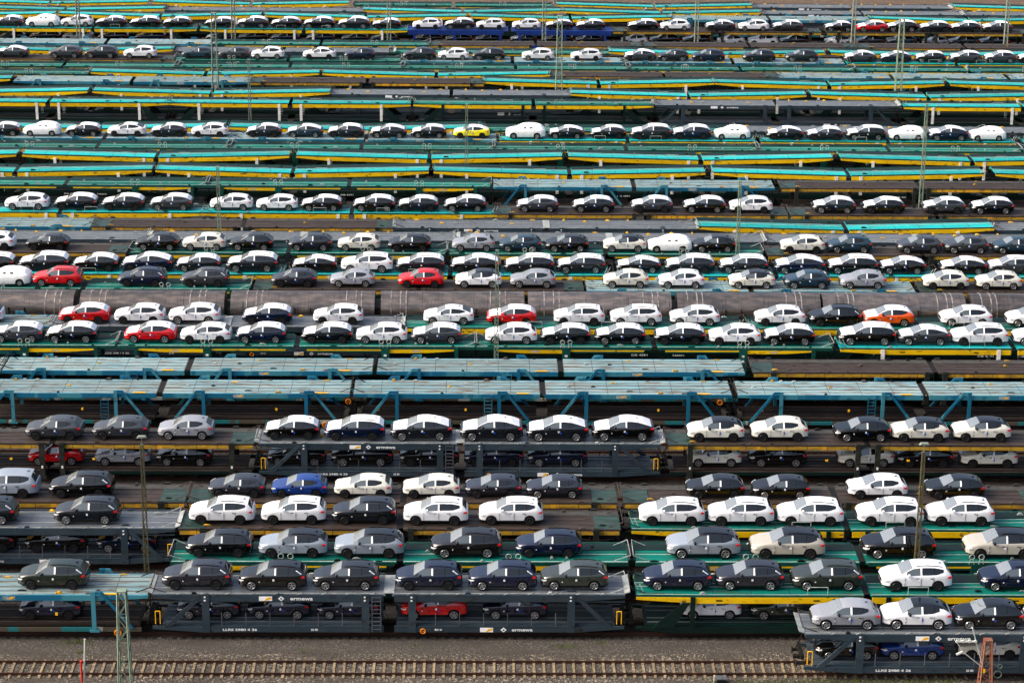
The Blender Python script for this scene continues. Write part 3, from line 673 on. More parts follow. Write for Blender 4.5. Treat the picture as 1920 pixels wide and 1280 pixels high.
def w_belly():
    r = empty('car_carrier_wagon'); bogies(r); clutter(r, 4, ('black_gear', 'green_steel', 'pale_plate', 'rust_light'), 10)
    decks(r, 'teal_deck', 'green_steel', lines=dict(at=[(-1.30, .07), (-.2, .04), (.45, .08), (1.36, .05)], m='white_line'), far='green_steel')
    for s in (-1, 1):
        x0, x1 = s*.35, s*HL
        for y in (-W2, W2):
            sg = -1 if y < 0 else 1
            m = MB(); m.box(x0, x1, y-.05, y+.05, ZD-.20, ZD+.06); m.build('side_beam', 'green_edge', r)
            m = MB()
            m.prism([(s*13.4, ZD-.20), (s*7.9, ZD-.20), (s*7.9, ZD-.52), (s*11.2, ZD-.50), (s*13.4, ZD-.34)], y-.05, y+.05)
            m.box(s*.9, s*7.2, y-.05, y+.05, ZD-.33, ZD-.202)
            m.build('belly_beam', 'yellow_beam', r)
            m = MB(); m.box(s*.9, s*7.2, y-.04, y+.04, ZD-.46, ZD-.332); m.build('lower_chord', 'green_edge', r)
            m = MB(); m.box(x0, x1-s*.3, y-.06, y+.06, .60, .98); m.box(x0+s*.2, s*12.3, y-sg*.25-.03, y-sg*.25+.03, 1.2, 1.3); m.build('sill', 'green_steel', r)
            for px, wd in ((7.55, .34), (13.6, .15)):
                yy = y+sg*.07
                m = MB(); m.box(s*px-wd, s*px+wd, yy-.06, yy+.06, .7 if px > 8 else .98, ZD-.0); m.build('post', 'green_edge', r)
        m = MB()
        for k in (-.32, .32):
            xx = s*7.55+k; m.ring((xx, -W2-.08, ZD+.52), .18, .028, 10); m.bar((xx-.1, -W2-.08, ZD+.36), (xx-.16, -W2-.08, ZD+.0), .045); m.bar((xx+.1, -W2-.08, ZD+.36), (xx+.16, -W2-.08, ZD+.0), .045)
        m.build('lifting_loop', 'white_line', r)
        [MB().box(s*7.55-.12, s*7.55+.12, -W2-.145, -W2-.132, q, q+.18).build('marking', 'lettering', r) for q in (2.4, 1.95)]
        sign(r, s*10.2, ZD-.35, .7, .16, name='label_plate')
    MB().box(-.36, .36, -1.2, 1.2, ZD-.05, ZD-.01).build('joint_plate', 'black_gear', r)
    flap(r, 'green_steel', .3)
    for x in (-11, -5, 3.5, 9): sign(r, x, .8, .3, .14, 'lettering', 'notice')
    return r
def w_brown():
    r = empty('car_carrier_wagon'); bogies(r); clutter(r, 5, ('black_gear', 'rust_light', 'teal_dull', 'yellow_dull'), 10)
    decks(r, 'brown_deck', 'rust_floor', lines=dict(at=[(-1.28, .08), (-.62, .07), (.0, .05), (.55, .07)], m='rust_light'), far='walkway')
    for s in (-1, 1):
        x0, x1 = s*.3, s*HL
        MB().box(s*13.4, x1-s*.02, -W2+.06, W2-.8, ZD+.035, ZD+.05).build('end_plate', 'teal_dull', r)
        for y in (-W2, W2):
            sg = -1 if y < 0 else 1
            m = MB(); m.box(x0, x1, y-.04, y+.04, ZD-.08, ZD+.05); m.build('deck_edge', 'brown_deck', r)
            m = MB(); m.box(x0+s*.3, x1-s*.1, y-.05, y+.04, ZD-.36, ZD-.082); m.build('side_beam', 'yellow_dull', r)
            m = MB(); m.box(x0+s*.2, x1-s*.2, y-.06, y+.06, .78, 1.03); m.build('sill', 'green_steel', r)
            m = MB(); m.box(x0+s*.2, x1-s*.2, y-.03, y+.03, 1.03, 1.08); m.build('sill_edge', 'rust_light', r)
            for px in (.75, 13.5):
                yy = y+sg*.09; m = MB(); m.box(s*px-.2, s*px+.2, yy-.10, yy+.08, .45, ZD+.16); m.box(s*px-.27, s*px+.27, yy-.12, yy+.1, .4, .62); m.box(s*px-.27, s*px+.27, yy-.12, yy+.1, ZD-.05, ZD+.05)
                p = m.build('post', 'dark_post', r)
                if sg < 0: MB().box(s*px-.07, s*px+.07, yy-.125, yy-.105, 1.3, 1.5).build('marking', 'lettering', p)
        m = MB()
        for k in range(7): xx = s*(2.0+k*1.75); m.bar((xx, -W2-.03, ZD-.36), (xx, -W2-.03, ZD-.72), .03)
        m.build('tie_loop', 'green_edge', r)
        sign(r, s*3.1, 2.0, .2, .16, 'yellow_mark', 'notice')
    MB().box(-.3, .3, -1.2, 1.2, ZD-.06, ZD-.02).build('joint_plate', 'black_gear', r)
    return r
def w_navy():
    r = empty('car_carrier_wagon'); bogies(r)
    decks(r, 'navy_steel', 'navy_steel')
    for s in (-1, 1):
        x0, x1 = s*.9, s*(HL-.5)
        for y in (-W2, W2):
            m = MB(); m.box(x0, x1, y-.05, y+.05, ZD-.62, ZD+.06); m.build('side_beam', 'navy_steel', r)
            m = MB(); m.box(x0, x1, y-.06, y+.06, .6, 1.0); m.build('sill', 'navy_steel', r)
            for px in (1.4, 8.0, 13.8): MB().box(s*px-.18, s*px+.18, y-.09, y+.09, .7, ZD-.3).build('post', 'navy_steel', r)
        [MB().box(s*q-.1, s*q+.1, -W2-.12, -W2-.06, 1.2, 1.5).build('marking', 'lettering', r) for q in (13.2, 2.2)]
    text_obj('MOSOLF', .3, r, (-5.2, -W2-.066, ZD-.25), width=1.7)
    return r
def w_tank():
    r = empty('hood_wagon'); Rr = 1.52; zc = 2.75
    for x in (-11, -2.2, 2.2, 11):
        m = MB()
        for s in (-1, 1): m.cyl((x, s*.72, .65), (x, s*.86, .65), .45, 16)
        m.cyl((x, -.8, .65), (x, .8, .65), .08, 8); m.build('wheelset', 'wheel_rust', r, 40)
    for s in (-1, 1):
        a, b = s*.28, s*13.15
        m = MB(); seg = 40
        m.cyl((a, 0, zc), (b, 0, zc), Rr, seg); sh = m.build('hood', 'hood_steel', r, 40)
        for xc in (2.0, 10.9):
            m = MB()
            for d in (-.85, 0, .5): m.cyl((s*xc+d*1.0, 0, zc), (s*xc+d*1.0+.09, 0, zc), Rr+.03, seg)
            m.build('rib', 'hood_rib', sh, 40)
        m = MB()
        for x in (4.6, 6.0, 7.4, 8.8): m.box(s*x-.05, s*x+.05, -Rr-.03, -Rr+.4, zc-.1, zc+.45)
        m.build('latch', 'black_gear', r)
        MB().box(a, b, -1.35, 1.35, .95, 1.25).build('frame', 'black_gear', r)
        MB().box(a, b, -1.42, -1.36, 1.0, 1.28).build('side_beam', 'yellow_dull', r)
    MB().box(-.27, .27, -1.2, 1.2, 1.3, 3.2).build('joint_bellows', 'wheel_rust', r)
    for s in (-1, 1):
        m = MB()
        for y in (-.87, .87): m.cyl((s*13.1, y, 1.05), (s*13.6, y, 1.05), .2, 10)
        m.build('buffer', 'black_gear', r)
    return r
WG = {'g': w_grey(), 'b': w_blue(), 'y': w_green(), 'v': w_green('cyan_deck', 'white_post', .02, 11.), 't': w_green('teal_deck', 'green_steel', .04, 11.), 'e': w_belly(), 'r': w_brown(), 'n': w_navy(), 'k': w_tank()}
WT = {k: snapshot(v) for k, v in WG.items()}
WD = {'g': 'slate grey double deck wagon', 'b': 'light blue double deck wagon', 'y': 'turquoise deck wagon with yellow beams', 't': 'teal deck wagon with yellow beams', 'v': 'turquoise deck wagon with yellow beams',
      'e': 'teal wagon with yellow belly beams', 'r': 'rusty brown deck wagon', 'n': 'dark blue double deck wagon', 'k': 'grey round hood wagon'}
NW = 0
def wagons(Y, spec, phrase, pitch=31.4):
    """spec: list of (type, pixel x of the joint in the middle of the wagon at deck height)"""
    global NW
    cnt = {}
    vis = [q for q in spec]
    for n, (t, xj) in enumerate(vis):
        X = Xat(xj, Y-1.4, ZD)
        s = pr(0, Y, ZD)[2]
        sk = () if s > 18.5 else ('brake_gear', 'notice', 'marking', 'stanchion', 'label_mark', 'grab_handle', 'brake_wheel') if s > 15.5 else \
            ('brake_gear', 'notice', 'marking', 'stanchion', 'label_mark', 'grab_handle', 'brake_wheel', 'tie_loop', 'ladder', 'joint_plate', 'lettering', 'logo_center', 'lower_chord', 'sill_edge', 'wheelset')
        c = copy_tree(WG[t], WT[t], skip=sk); c.name = 'hood_wagon' if t == 'k' else 'car_carrier_wagon'; c.location = (X, Y, 0)
        tag(c, f'{WD[t]}, {ORD[n+1]} from left {phrase}', 'wagon', 'hood wagons coupled in a row' if t == 'k' else 'car carrier wagons parked on the tracks'); NW += 1

def rowY(y, h=ZD+.1): return onplane(960, y, h)[1]+1.45
RY = {'0': 117.8}
for n, y in [('A', 1113), ('B', 1052), ('C', 990), ('D', 940), ('E', 831), ('F', 737), ('G', 695), ('H', 649), ('I', 613), ('K', 543), ('L', 515), ('M', 475), ('N', 451), ('O', 427), ('P', 400), ('Q', 349),
             ('R', 325), ('S', 297), ('T', 279), ('U', 262), ('W', 244), ('V', 195), ('X', 178), ('Y', 156), ('Z', 142), ('AA', 128), ('BB', 115), ('CC', 99), ('DD', 85), ('EE', 57), ('FF', 34), ('GG', 23), ('HH', 11)]:
    RY[n] = rowY(y)
RY['J'] = 177.35

# joints given in photo pixels
def joints(row, ends, types):
    """ends: pixel x of the coupling gaps between wagons, types between them; outer wagons extend by one wagon length"""
    s = pr(0, RY[row], ZD)[2]; Lp = 31.1*s; out = []
    n = len(types)
    # ends has n-1 entries
    for i, t in enumerate(types):
        if i == 0: xj = ends[0]-Lp/2
        elif i == n-1: xj = ends[-1]+Lp/2
        else: xj = (ends[i-1]+ends[i])/2
        out.append((t, xj))
    return out
wagons(RY['0'], [('g', 1966)], 'on the nearest track')
wagons(RY['A'], joints('A', [280, 1178], ['b', 'g', 't']), 'in the front row of wagons')
wagons(RY['B'], joints('B', [1184], ['e', 'e']), 'in the second row of wagons')
wagons(RY['C'], joints('C', [330, 1170], ['g', 'r', 't']), 'in the third row of wagons')
wagons(RY['D'], joints('D', [350, 1162], ['r', 'r', 'r']), 'in the fourth row of wagons')
wagons(RY['E'], joints('E', [480, 1245], ['r', 'g', 'r']), 'in the fifth row, both decks loaded')
wagons(RY['F'], joints('F', [660, 1376], ['b', 'b', 'b']), 'in the nearer empty blue row')
wagons(RY['G'], joints('G', [3, 700, 1404], ['b', 'b', 'b', 'r']), 'in the farther empty blue row')
wagons(RY['H'], joints('H', [218, 893, 1562], ['e', 'e', 'e', 'v']), 'just behind the empty blue rows')
wagons(RY['I'], joints('I', [96, 752, 1392], ['b', 'g', 't', 't']), 'just before the round hood wagons')
wagons(RY['J'], [('k', 143-2*0), ('k', 708), ('k', 1265), ('k', 1817)], 'in the hood wagon row')
wagons(RY['K'], joints('K', [-160, 470, 1100, 1718], ['e', 'e', 'r', 'b', 'r']), 'directly behind the hood wagons')
wagons(RY['L'], joints('L', [-75, 540, 1148, 1765], ['v', 'v', 'v', 'v', 'v']), 'second row behind the hood wagons')
wagons(RY['M'], joints('M', [240, 840, 1432], ['r', 'e', 'e', 'r']), 'third row behind the hood wagons')
wagons(RY['N'], joints('N', [277, 857, 1432], ['g', 'g', 'g', 'g']), 'in the empty all grey row')
wagons(RY['O'], joints('O', [172, 738, 1312, 1862], ['b', 'r', 'g', 'y', 'g']), 'in the mixed empty row, mid photo')
wagons(RY['P'], joints('P', [-165, 388, 930, 1475], ['v', 'v', 'v', 'r', 'r']), 'in loaded row above photo centre')
wagons(RY['Q'], joints('Q', [-145, 388, 920, 1458], ['e', 'e', 'e', 'b', 'r']), 'behind loaded row above centre')
wagons(RY['R'], joints('R', [288-520, 288, 808, 1328, 1855], ['y', 'y', 'y', 'y', 'y', 'y']), 'in nearer empty yellow beamed row')
wagons(RY['S'], joints('S', [37, 548, 1062, 1566], ['y', 'y', 'y', 'y', 'y']), 'in the second empty yellow beamed row')
wagons(RY['T'], joints('T', [-66, 428, 926, 1423, 1913], ['e', 'e', 'e', 'e', 'e', 'e']), 'before the yellow car row')
wagons(RY['U'], joints('U', [-50, 440, 932, 1422, 1910], ['b', 'b', 'b', 'v', 'v', 'v']), 'in the row carrying the yellow car')
wagons(RY['W'], joints('W', [-62, 428, 905, 1375, 1850], ['y', 'y', 'y', 'e', 'g', 'g']), 'just behind the yellow car row')
wagons(RY['V'], joints('V', [-138, 317, 771, 1230, 1685], ['v', 'v', 'v', 't', 'g', 'v']), 'in the tall white posted row')
wagons(RY['X'], joints('X', [170, 622, 1070, 1512], ['y', 'y', 'g', 'y', 'y']), 'behind the tall white posted row')
wagons(RY['Y'], joints('Y', [25, 468, 908, 1338, 1772], ['y', 'b', 'r', 'y', 'y', 'y']), 'second behind the white posted row')
wagons(RY['Z'], joints('Z', [167, 602, 1034, 1458, 1890], ['e', 'y', 'y', 'r', 'b', 'b']), 'third behind the white posted row')
wagons(RY['AA'], joints('AA', [-95, 330, 756, 1178, 1601], ['e', 'e', 'e', 'e', 'e', 'e']), 'before second car row from top')
wagons(RY['BB'], joints('BB', [-95, 327, 752, 1170, 1580], ['r', 'r', 'e', 'b', 'b', 'v']), 'in second car row from top')
wagons(RY['CC'], joints('CC', [-85, 325, 735, 1140, 1550], ['y', 'y', 'g', 'e', 'y', 'y']), 'behind second car row from top')
wagons(RY['DD'], joints('DD', [-5, 400, 802, 1208, 1605], ['b', 'b', 'e', 'r', 'r', 'r']), 'just before the top loaded row')
wagons(RY['EE'], joints('EE', [-25, 372, 767, 1145, 1545], ['v', 'v', 'v', 'n', 'r', 'r']), 'in the top loaded row')
wagons(RY['FF'], joints('FF', [107, 492, 878, 1262, 1625], ['y', 'y', 'y', 'y', 'b', 'y']), 'just behind the top loaded row')
wagons(RY['GG'], joints('GG', [-70, 312, 685, 1050, 1432, 1805], ['y', 'y', 'g', 'y', 'y', 'g', 'g']), 'second row from the top edge')
wagons(RY['HH'], joints('HH', [-95, 280, 660, 1040, 1415, 1783], ['y', 'y', 'y', 'e', 'y', 'g', 'y']), 'in row at top edge')

# ------------------------------------------------------------------ the cars on them
CG = 'new cars loaded on the wagon decks'
def row(r, z, phrase, txt):
    sp = []
    for q in txt.split():
        a, b, c = q.split(':'); sp.append((float(a), float(b), c))
    place_row(RY[r], z, sp, phrase, CG)
U = ZD+.035; LO = ZL+.03
row('0', U, 'on the nearest wagon', '1523:1653:Tsilver 1655:1787:Twhite,b 1792:1922:Tblack 1926:2056:Twhite')
row('0', LO, 'inside the nearest wagon', '1535:1645:Tblack 1653:1773:Tblue 1800:1917:Tcream')
row('A', U, 'in the front row', '31:163:Sgreen,d 302:433:Santhracite 446:575:Sblack 585:712:Sdkgrey 741:868:Snavy 878:1008:Snavy 1014:1142:Solive 1207:1337:Snavy 1343:1473:Santhracite 1486:1620:Solive 1653:1787:Swhite,d 1840:1970:Snavy')
row('A', LO, "on the front row's lower deck", '33:153:Tnavy 330:450:Tnavy 462:582:Tnavy 594:712:Tnavy 750:877:Tred 905:1028:Tnavy 1278:1390:Twhite 1408:1530:Tgreen 1545:1665:Tblack 1700:1820:Tsilver')
row('B', U, 'in the second row', '347:473:Gblack 483:614:Glightblue,bd 625:758:Glightblue,bd 807:943:Gbrownblack 967:1093:Gnavy 1250:1390:Glightblue,b 1408:1549:Gbeige,b 1618:1758:Gblack 1811:1950:Gbeige,b')
row('C', U, 'in the third row', '-95:30:Sdkgrey 99:223:Sdkgrey 352:477:Swhite,d 487:611:Swhite,d 621:744:Sdkgrey 755:879:Swhite,d 897:1020:Swhite,d 1198:1323:Swhite,d 1328:1453:Swhite,d 1458:1584:Swhite,d 1608:1734:Swhite,d 1740:1867:Swhite,d')
row('C', LO, "on the third row's lower deck", '-90:28:Tblack 45:162:Tblack 180:295:Tnavy')
row('D', U, 'in the fourth row', '-60:73:Vlightblue 90:211:Sblack 389:497:Hanthracite 507:613:Hblue 625:735:Hcream,d 754:863:Hcream,d 872:979:Hanthracite 987:1094:Hanthracite 1288:1398:Hblack 1412:1521:Hblack 1591:1704:Hwhite,d 1738:1849:Hblack 1935:2045:Hwhite')
row('E', U, 'in the fifth row', '46:154:Tgrey 171:277:Tgrey 294:400:Tsilver 493:600:Cblack,f 607:723:Gnavy,f 731:849:Fdkgrey,f 862:982:Fdkgrey,f 987:1105:Fdkgrey,f 1110:1229:Fblack,f 1289:1397:Tcream,b 1409:1517:Tcream 1566:1673:Tblack 1673:1781:Tcream,b 1789:1898:Tcream,b')
row('E', LO, "on the fifth row's lower deck", '50:155:Tred 176:282:Tsilver 292:397:Tblack 500:612:Fblack 620:738:Fblack 748:862:Fblack 870:983:Fnavy 989:1103:Fnavy 1289:1392:Tcream 1405:1515:Tblack 1572:1678:Tcream 1684:1790:Tblack 1802:1910:Tcream')
row('H', U, 'behind the empty blue wagons', '-18:80:Cgrey,f 83:182:Cblack,f 231:330:Cred,f 336:433:Cwhite,d 440:537:Cnavy,f 564:662:Cblack,f 666:764:Cwhite 770:867:Cgrey,f 909:1008:Cwhite 1013:1109:Cblack,f 1115:1212:Cblack,f 1227:1325:Cblack,f 1329:1428:Cwhite,d 1432:1530:Cblack,f 1573:1682:Gblack,f 1685:1784:Fgrey,f 1786:1893:Gwhite,d 1902:2000:Cwhite')
row('I', U, 'just before the hood wagons', '-92:4:Cwhite 108:205:Cred,f 212:308:Cwhite,d 314:412:Cwhite 453:548:Cnavy,f 586:681:Cwhite 793:889:Fwhite 912:1007:Cred,f 1038:1135:Swhite 1144:1242:Swhite 1256:1351:Cwhite 1416:1512:Cwhite 1518:1617:Sblack 1619:1716:Corange,f 1765:1863:Cwhite 1889:1985:Cwhite')
row('K', U, 'directly behind the hood wagons', '-35:56:Xwhite 59:153:Sred 219:311:Snavy 337:429:Sgrey 508:594:Tanthracite 618:703:Tsilver 746:833:Tred 853:941:Twhite,b 956:1043:Tsilver 1131:1218:Tcream 1235:1322:Twhite 1367:1455:Tcream,b 1472:1559:Tteal 1576:1664:Tsilver 1732:1819:Tcream 1832:1918:Tcream')
row('L', U, 'in second row behind hood wagons', '-65:27:Gblack,f 32:129:Gdkgrey,f 134:222:Cblack,f 226:324:Fnavy,f 328:414:Cdkgrey,f 423:522:Gdkgrey,f 547:632:Fblack,f 638:737:Gwhite 741:835:Gdkgrey,f 844:940:Fblack,f 945:1041:Gdkgrey,f 1043:1137:Gdkgrey,f 1156:1241:Fblack,f 1247:1342:Gdkgrey,f 1348:1442:Gdkgrey,f 1452:1550:Fnavy,f 1552:1648:Gblack,f 1651:1739:Fblack,f 1764:1853:Fblack,f 1853:1945:Ggrey,f')
row('M', U, 'in third row behind hood wagons', '-60:26:Twhite 47:128:Hblack 252:335:Tblack 340:423:Tcream 429:512:Tblack 540:623:Tanthracite 632:713:Tcream 727:809:Tblack 847:929:Tsilver 936:1016:Tteal 1023:1105:Tblack 1131:1213:Tcream,b 1215:1298:Xwhite 1300:1381:Tblack 1464:1548:Tcream 1553:1637:Tteal 1684:1768:Tgrey 1772:1856:Tgrey 1864:1945:Tteal')
row('P', U, 'in loaded row above photo centre', '7:90:Cwhite 100:182:Cblack,f 189:271:Cdkgrey,f 279:361:Cgrey,f 392:473:Cwhite 479:558:Cwhite 563:642:Cblack,f 661:742:Cblack,f 745:823:Cdkgrey,f 832:913:Cblack,f 968:1048:Cgrey,f 1073:1153:Cdkgrey,f 1183:1263:Cgrey,f 1281:1362:Cblack,f 1368:1450:Cwhite 1524:1606:Cdkgrey,f 1618:1698:Cblack,f 1731:1812:Cgrey,f 1822:1903:Cblack,f')
row('U', U, 'in yellow car row', '-30:37:Cblack,f 42:112:Xwhite 122:188:Cblack,f 200:273:Fwhite 281:350:Cdkgrey,f 357:427:Cwhite 460:528:Cdkgrey,f 537:605:Fteal,f 613:683:Cdkgrey,f 693:763:Fdkgrey,f 770:838:Cblack,f 850:918:Fyellow,f 948:1023:Xwhite 1028:1097:Fblack,f 1107:1175:Cblack,f 1182:1260:Gdkgrey,f 1260:1335:Cnavy,f 1340:1408:Xwhite 1438:1508:Fblack,f 1513:1582:Hanthracite,f 1587:1663:Gblack,f 1668:1737:Xwhite 1742:1818:Fnavy,f 1820:1888:Xwhite 1925:1993:Cblack,f')
row('BB', U, 'in second car row from top', '-10:52:Fgrey,f 90:153:Cgrey 157:220:Canthracite 230:293:Cwhite 340:400:Cteal 408:468:Cgrey 470:533:Cwhite 567:630:Fwhite 645:703:Tnavy 755:818:Cdkgrey 820:880:Cwhite 885:947:Cblack 978:1040:Cwhite 1070:1130:Cwhite 1170:1232:Fgrey,f 1233:1292:Cdkgrey 1298:1360:Cnavy 1393:1455:Cdkgrey 1473:1535:Cdkgrey 1583:1645:Fgrey,f 1652:1710:Fnavy,f 1717:1775:Cblack,f 1782:1843:Cgrey,f 1846:1907:Cgrey,f 1910:1970:Cblack,f')
row('EE', U, 'in the top row', '-15:43:Hgrey,f 47:110:Xwhite 112:173:Cwhite 177:237:Hdkgrey,f 240:302:Hblack,f 305:358:Cblack,f 383:440:Hblack,f 443:503:Cdkgrey,f 507:565:Cblack,f 568:628:Cblack,f 632:695:Cdkgrey,f 697:752:Hblack,f 773:828:Cwhite 833:890:Cdkgrey,f 892:948:Cwhite 960:1015:Cwhite 1022:1075:Hblack,f 1080:1135:Hdkgrey,f 1177:1235:Hblack,f 1238:1295:Cwhite 1323:1380:Fgrey,f 1385:1443:Cwhite 1448:1508:Hgrey,f 1547:1600:Hblack,f 1607:1665:Hred,f 1663:1722:Cblack,f 1725:1783:Hdkgrey,f 1783:1840:Hdkgrey,f 1842:1900:Hgrey,f')
row('EE', LO, "on top row's lower deck", '-5:45:Hdkgrey 53:113:Hblack 115:175:Hsilver 180:243:Hblack 252:310:Hnavy 385:435:Hdkgrey,f 445:503:Hblack,f 507:562:Hnavy,f 573:628:Hnavy,f 640:690:Hblack,f 695:745:Hnavy 775:830:Hblack,f 835:885:Hblack,f 893:940:Hblack,f 958:1005:Hdkgrey,f 1018:1075:Hblack,f 1080:1130:Hblack,f 1165:1215:Hwhite 1218:1275:Hblack 1280:1335:Hblack 1345:1398:Hwhite 1403:1460:Hwhite 1463:1515:Hdkgrey 1547:1600:Hwhite 1605:1660:Hdkgrey 1662:1722:Hteal,f 1730:1780:Hsilver 1780:1835:Hdkgrey 1838:1895:Hdkgrey')

# ------------------------------------------------------------------ ground and tracks
def sheet(name, m, x0, x1, y0, y1, z):
    me = bpy.data.meshes.new(name); me.from_pydata([(x0, y0, z), (x1, y0, z), (x1, y1, z), (x0, y1, z)], [], [(0, 1, 2, 3)]); me.materials.append(MATS[m])
    o = bpy.data.objects.new(name, me); COL.objects.link(o); o['kind'] = 'structure'; return o
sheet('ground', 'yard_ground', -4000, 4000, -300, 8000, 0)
sheet('earth_bank', 'brown_earth', -300, 300, 322, 900, .004)
sheet('ballast_bed', 'track_ballast', -200, 200, 108, 119.75, .008)
sheet('gravel_path', 'gravel_path', -200, 200, 119.75, 121.9, .012)
tracks = [112.9] + sorted(RY.values())
for lo, hi, n in (('D', 'E', 1), ('E', 'F', 1), ('P', 'Q', 1), ('W', 'V', 1), ('DD', 'EE', 1), ('EE', 'FF', 1)):
    for k in range(n): tracks.append(RY[lo]+(RY[hi]-RY[lo])*(k+1)/(n+1))
slp = None
for i, Y in enumerate(sorted(tracks)):
    root = empty('railway_track', (0, Y, 0)); root['kind'] = 'structure'; hw = 45+(Y-100)*.22
    for s in (-1, 1):
        MB().prism([(0, 0), (1, 0), (1, 1), (0, 1)], 0, 0) if False else None
        m = MB(); m.box(-hw, hw, s*.7525-.075, s*.7525+.075, .02, .05); m.box(-hw, hw, s*.7525-.012, s*.7525+.012, .05, .155); m.box(-hw, hw, s*.7525-.037, s*.7525+.037, .155, .20)
        m.build('rail', 'rail_rust', root)
    if i < 2:
        if slp is None:
            mm = MB(); mm.box(-.08, .08, -1.12, 1.12, -.05, .06)
            for s in (-1, 1): mm.box(-.09, .09, s*.7525-.16, s*.7525+.16, .06, .07)
            slp = mm.mesh('sleeper'); slp.materials.append(MATS['sleeper'])
        for k in range(-50, 50):
            o = bpy.data.objects.new('sleeper', slp); COL.objects.link(o); o.parent = root; o.location = (k*.63+.2+random.uniform(-.02, .02), random.uniform(-.03, .03), random.uniform(-.004, .006)); o.rotation_euler.z = random.uniform(-.012, .012)
    else:
        m = MB(); k = -hw
        while k < hw: m.box(k-.13, k+.13, -1.3, 1.3, -.05, .02); k += .63
        m.build('sleeper_bed', 'sleeper_dark', root)['kind'] = 'stuff'
# loose stones on the front ballast
st = MB(); rnd = random.Random(3)
for k in range(16000):
    x = rnd.uniform(-34, 34); y = rnd.choice((rnd.uniform(112.5, 120.2), rnd.uniform(116, 119.8)))
    d = abs(y-117.8)
    if abs(d-.7525) < .1: continue
    if rnd.random() < .25 and 119.9 < y: continue
    r = rnd.uniform(.02, .048); n = len(st.v); a = rnd.uniform(0, 6.28)
    z = .012+r*.2
    for j in range(4): st.v.append((x+r*math.cos(a+j*1.57)*rnd.uniform(.7, 1.2), y+r*math.sin(a+j*1.57)*rnd.uniform(.7, 1.2), z-r*.3))
    st.v += [(x+rnd.uniform(-.3, .3)*r, y+rnd.uniform(-.3, .3)*r, z+r*.8)]
    st.f += [(n, n+1, n+4), (n+1, n+2, n+4), (n+2, n+3, n+4), (n+3, n, n+4)]
tag(st.build('loose_ballast', 'gravel_path'), 'loose grey ballast stones lying around the empty front track', 'gravel', kind='stuff')
# weeds
wd = MB()
for cx, cy, n, sp in [(140, 1204, 120, .9), (152, 1222, 40, .3), (1060, 1212, 70, .7), (1130, 1206, 25, .3), (460, 1262, 0, .2), (568, 1221, 18, .2), (780, 1210, 16, .2)]+[(x, 1278, 26, .6) for x in range(1345, 1800, 20)]:
    gx, gy = onplane(cx, cy, 0)
    for k in range(int(n*1.6)):
        x = gx+rnd.gauss(0, sp*.6); y = gy+rnd.gauss(0, .16); hh = rnd.uniform(.05, .16); a = rnd.uniform(0, 6.28); w = .02; m0 = len(wd.v)
        lx, ly = rnd.uniform(-.06, .06), rnd.uniform(-.06, .06)
        wd.v += [(x-w*math.cos(a), y-w*math.sin(a), 0), (x+w*math.cos(a), y+w*math.sin(a), 0), (x+lx+.02, y+ly, hh), (x+lx, y+ly, hh*.9)]; wd.f.append((m0, m0+1, m0+2, m0+3))
tag(wd.build('weeds', 'weed'), 'low green weeds growing in the gravel by the front track', 'weeds', kind='stuff')

# ------------------------------------------------------------------ masts
def mast(x, ytop, Y, hgt, w0, w1, m, label, arm=False, lamp=False, group='lattice catenary masts', zig=True):
    # height from where the top shows
    X = Xat(x, Y, hgt); r = empty('lattice_mast', (X, Y, 0)); b = MB(); n = max(6, int(hgt/.75))
    def c(k, sx, sy):
        t = k/n; w = (w0+(w1-w0)*t)/2; return (sx*w, sy*w*.8, hgt*t)
    th = .085 if w0 > .4 else .06
    for sx in (-1, 1):
        for sy in (-1, 1): b.bar(c(0, sx, sy), c(n, sx, sy), th)
    b.build('leg', m, r)
    b = MB()
    for k in range(n):
        sx = 1 if k % 2 else -1
        for sy in (-1, 1): b.bar(c(k, sx, sy), c(k+1, -sx, sy), .045); b.bar(c(k, sx, sy), c(k, -sx, sy), .03) if k % 2 == 0 else None
        for s2 in (-1, 1): b.bar(c(k, s2, sx), c(k+1, s2, -sx), .045)
    b.build('lacing', m, r)
    MB().box(-w1/2-.04, w1/2+.04, -w1*.4-.04, w1*.4+.04, hgt-.03, hgt+.05).build('cap', m, r)
    if lamp:
        MB().bar((0, 0, hgt), (0, 0, hgt+.6), .06).build('lamp_pole', 'mast_pale', r)
        MB().prism([(-.32, hgt+.55), (-.2, hgt+.68), (.25, hgt+.68), (.34, hgt+.58)], -.12, .12).build('lamp_head', 'mast_pale', r)
        q = MB()
        for k in range(4): q.bar((-w1*1.1, 0, hgt*.62+k*.5), (w1*1.3, 0, hgt*.62+k*.5), .05)
        q.build('bracket', 'mast_ochre', r)
    tag(r, label, 'mast', group); return r
def hfrom(x, ytop, Y):
    lo, hi = 0., 60.
    for _ in range(40):
        m = (lo+hi)/2; X = Xat(x, Y, m)
        if pr(X, Y, m)[1] > ytop: lo = m
        else: hi = m
    return lo
def mast_at(x, ytop, Y, w0, w1, m, label, **k): return mast(x, ytop, Y, hfrom(x, ytop, Y), w0, w1, m, label, **k)
mid = lambda a, b: (RY[a]+RY[b])/2
mast_at(228, 1107, 115.3, .78, .50, 'mast_green', 'stout pale green lattice mast rising at the bottom left')
rm = mast_at(1853, 1199, 115.4, .80, .42, 'mast_rust', 'rust red lattice mast at the bottom right with white bracket arms')
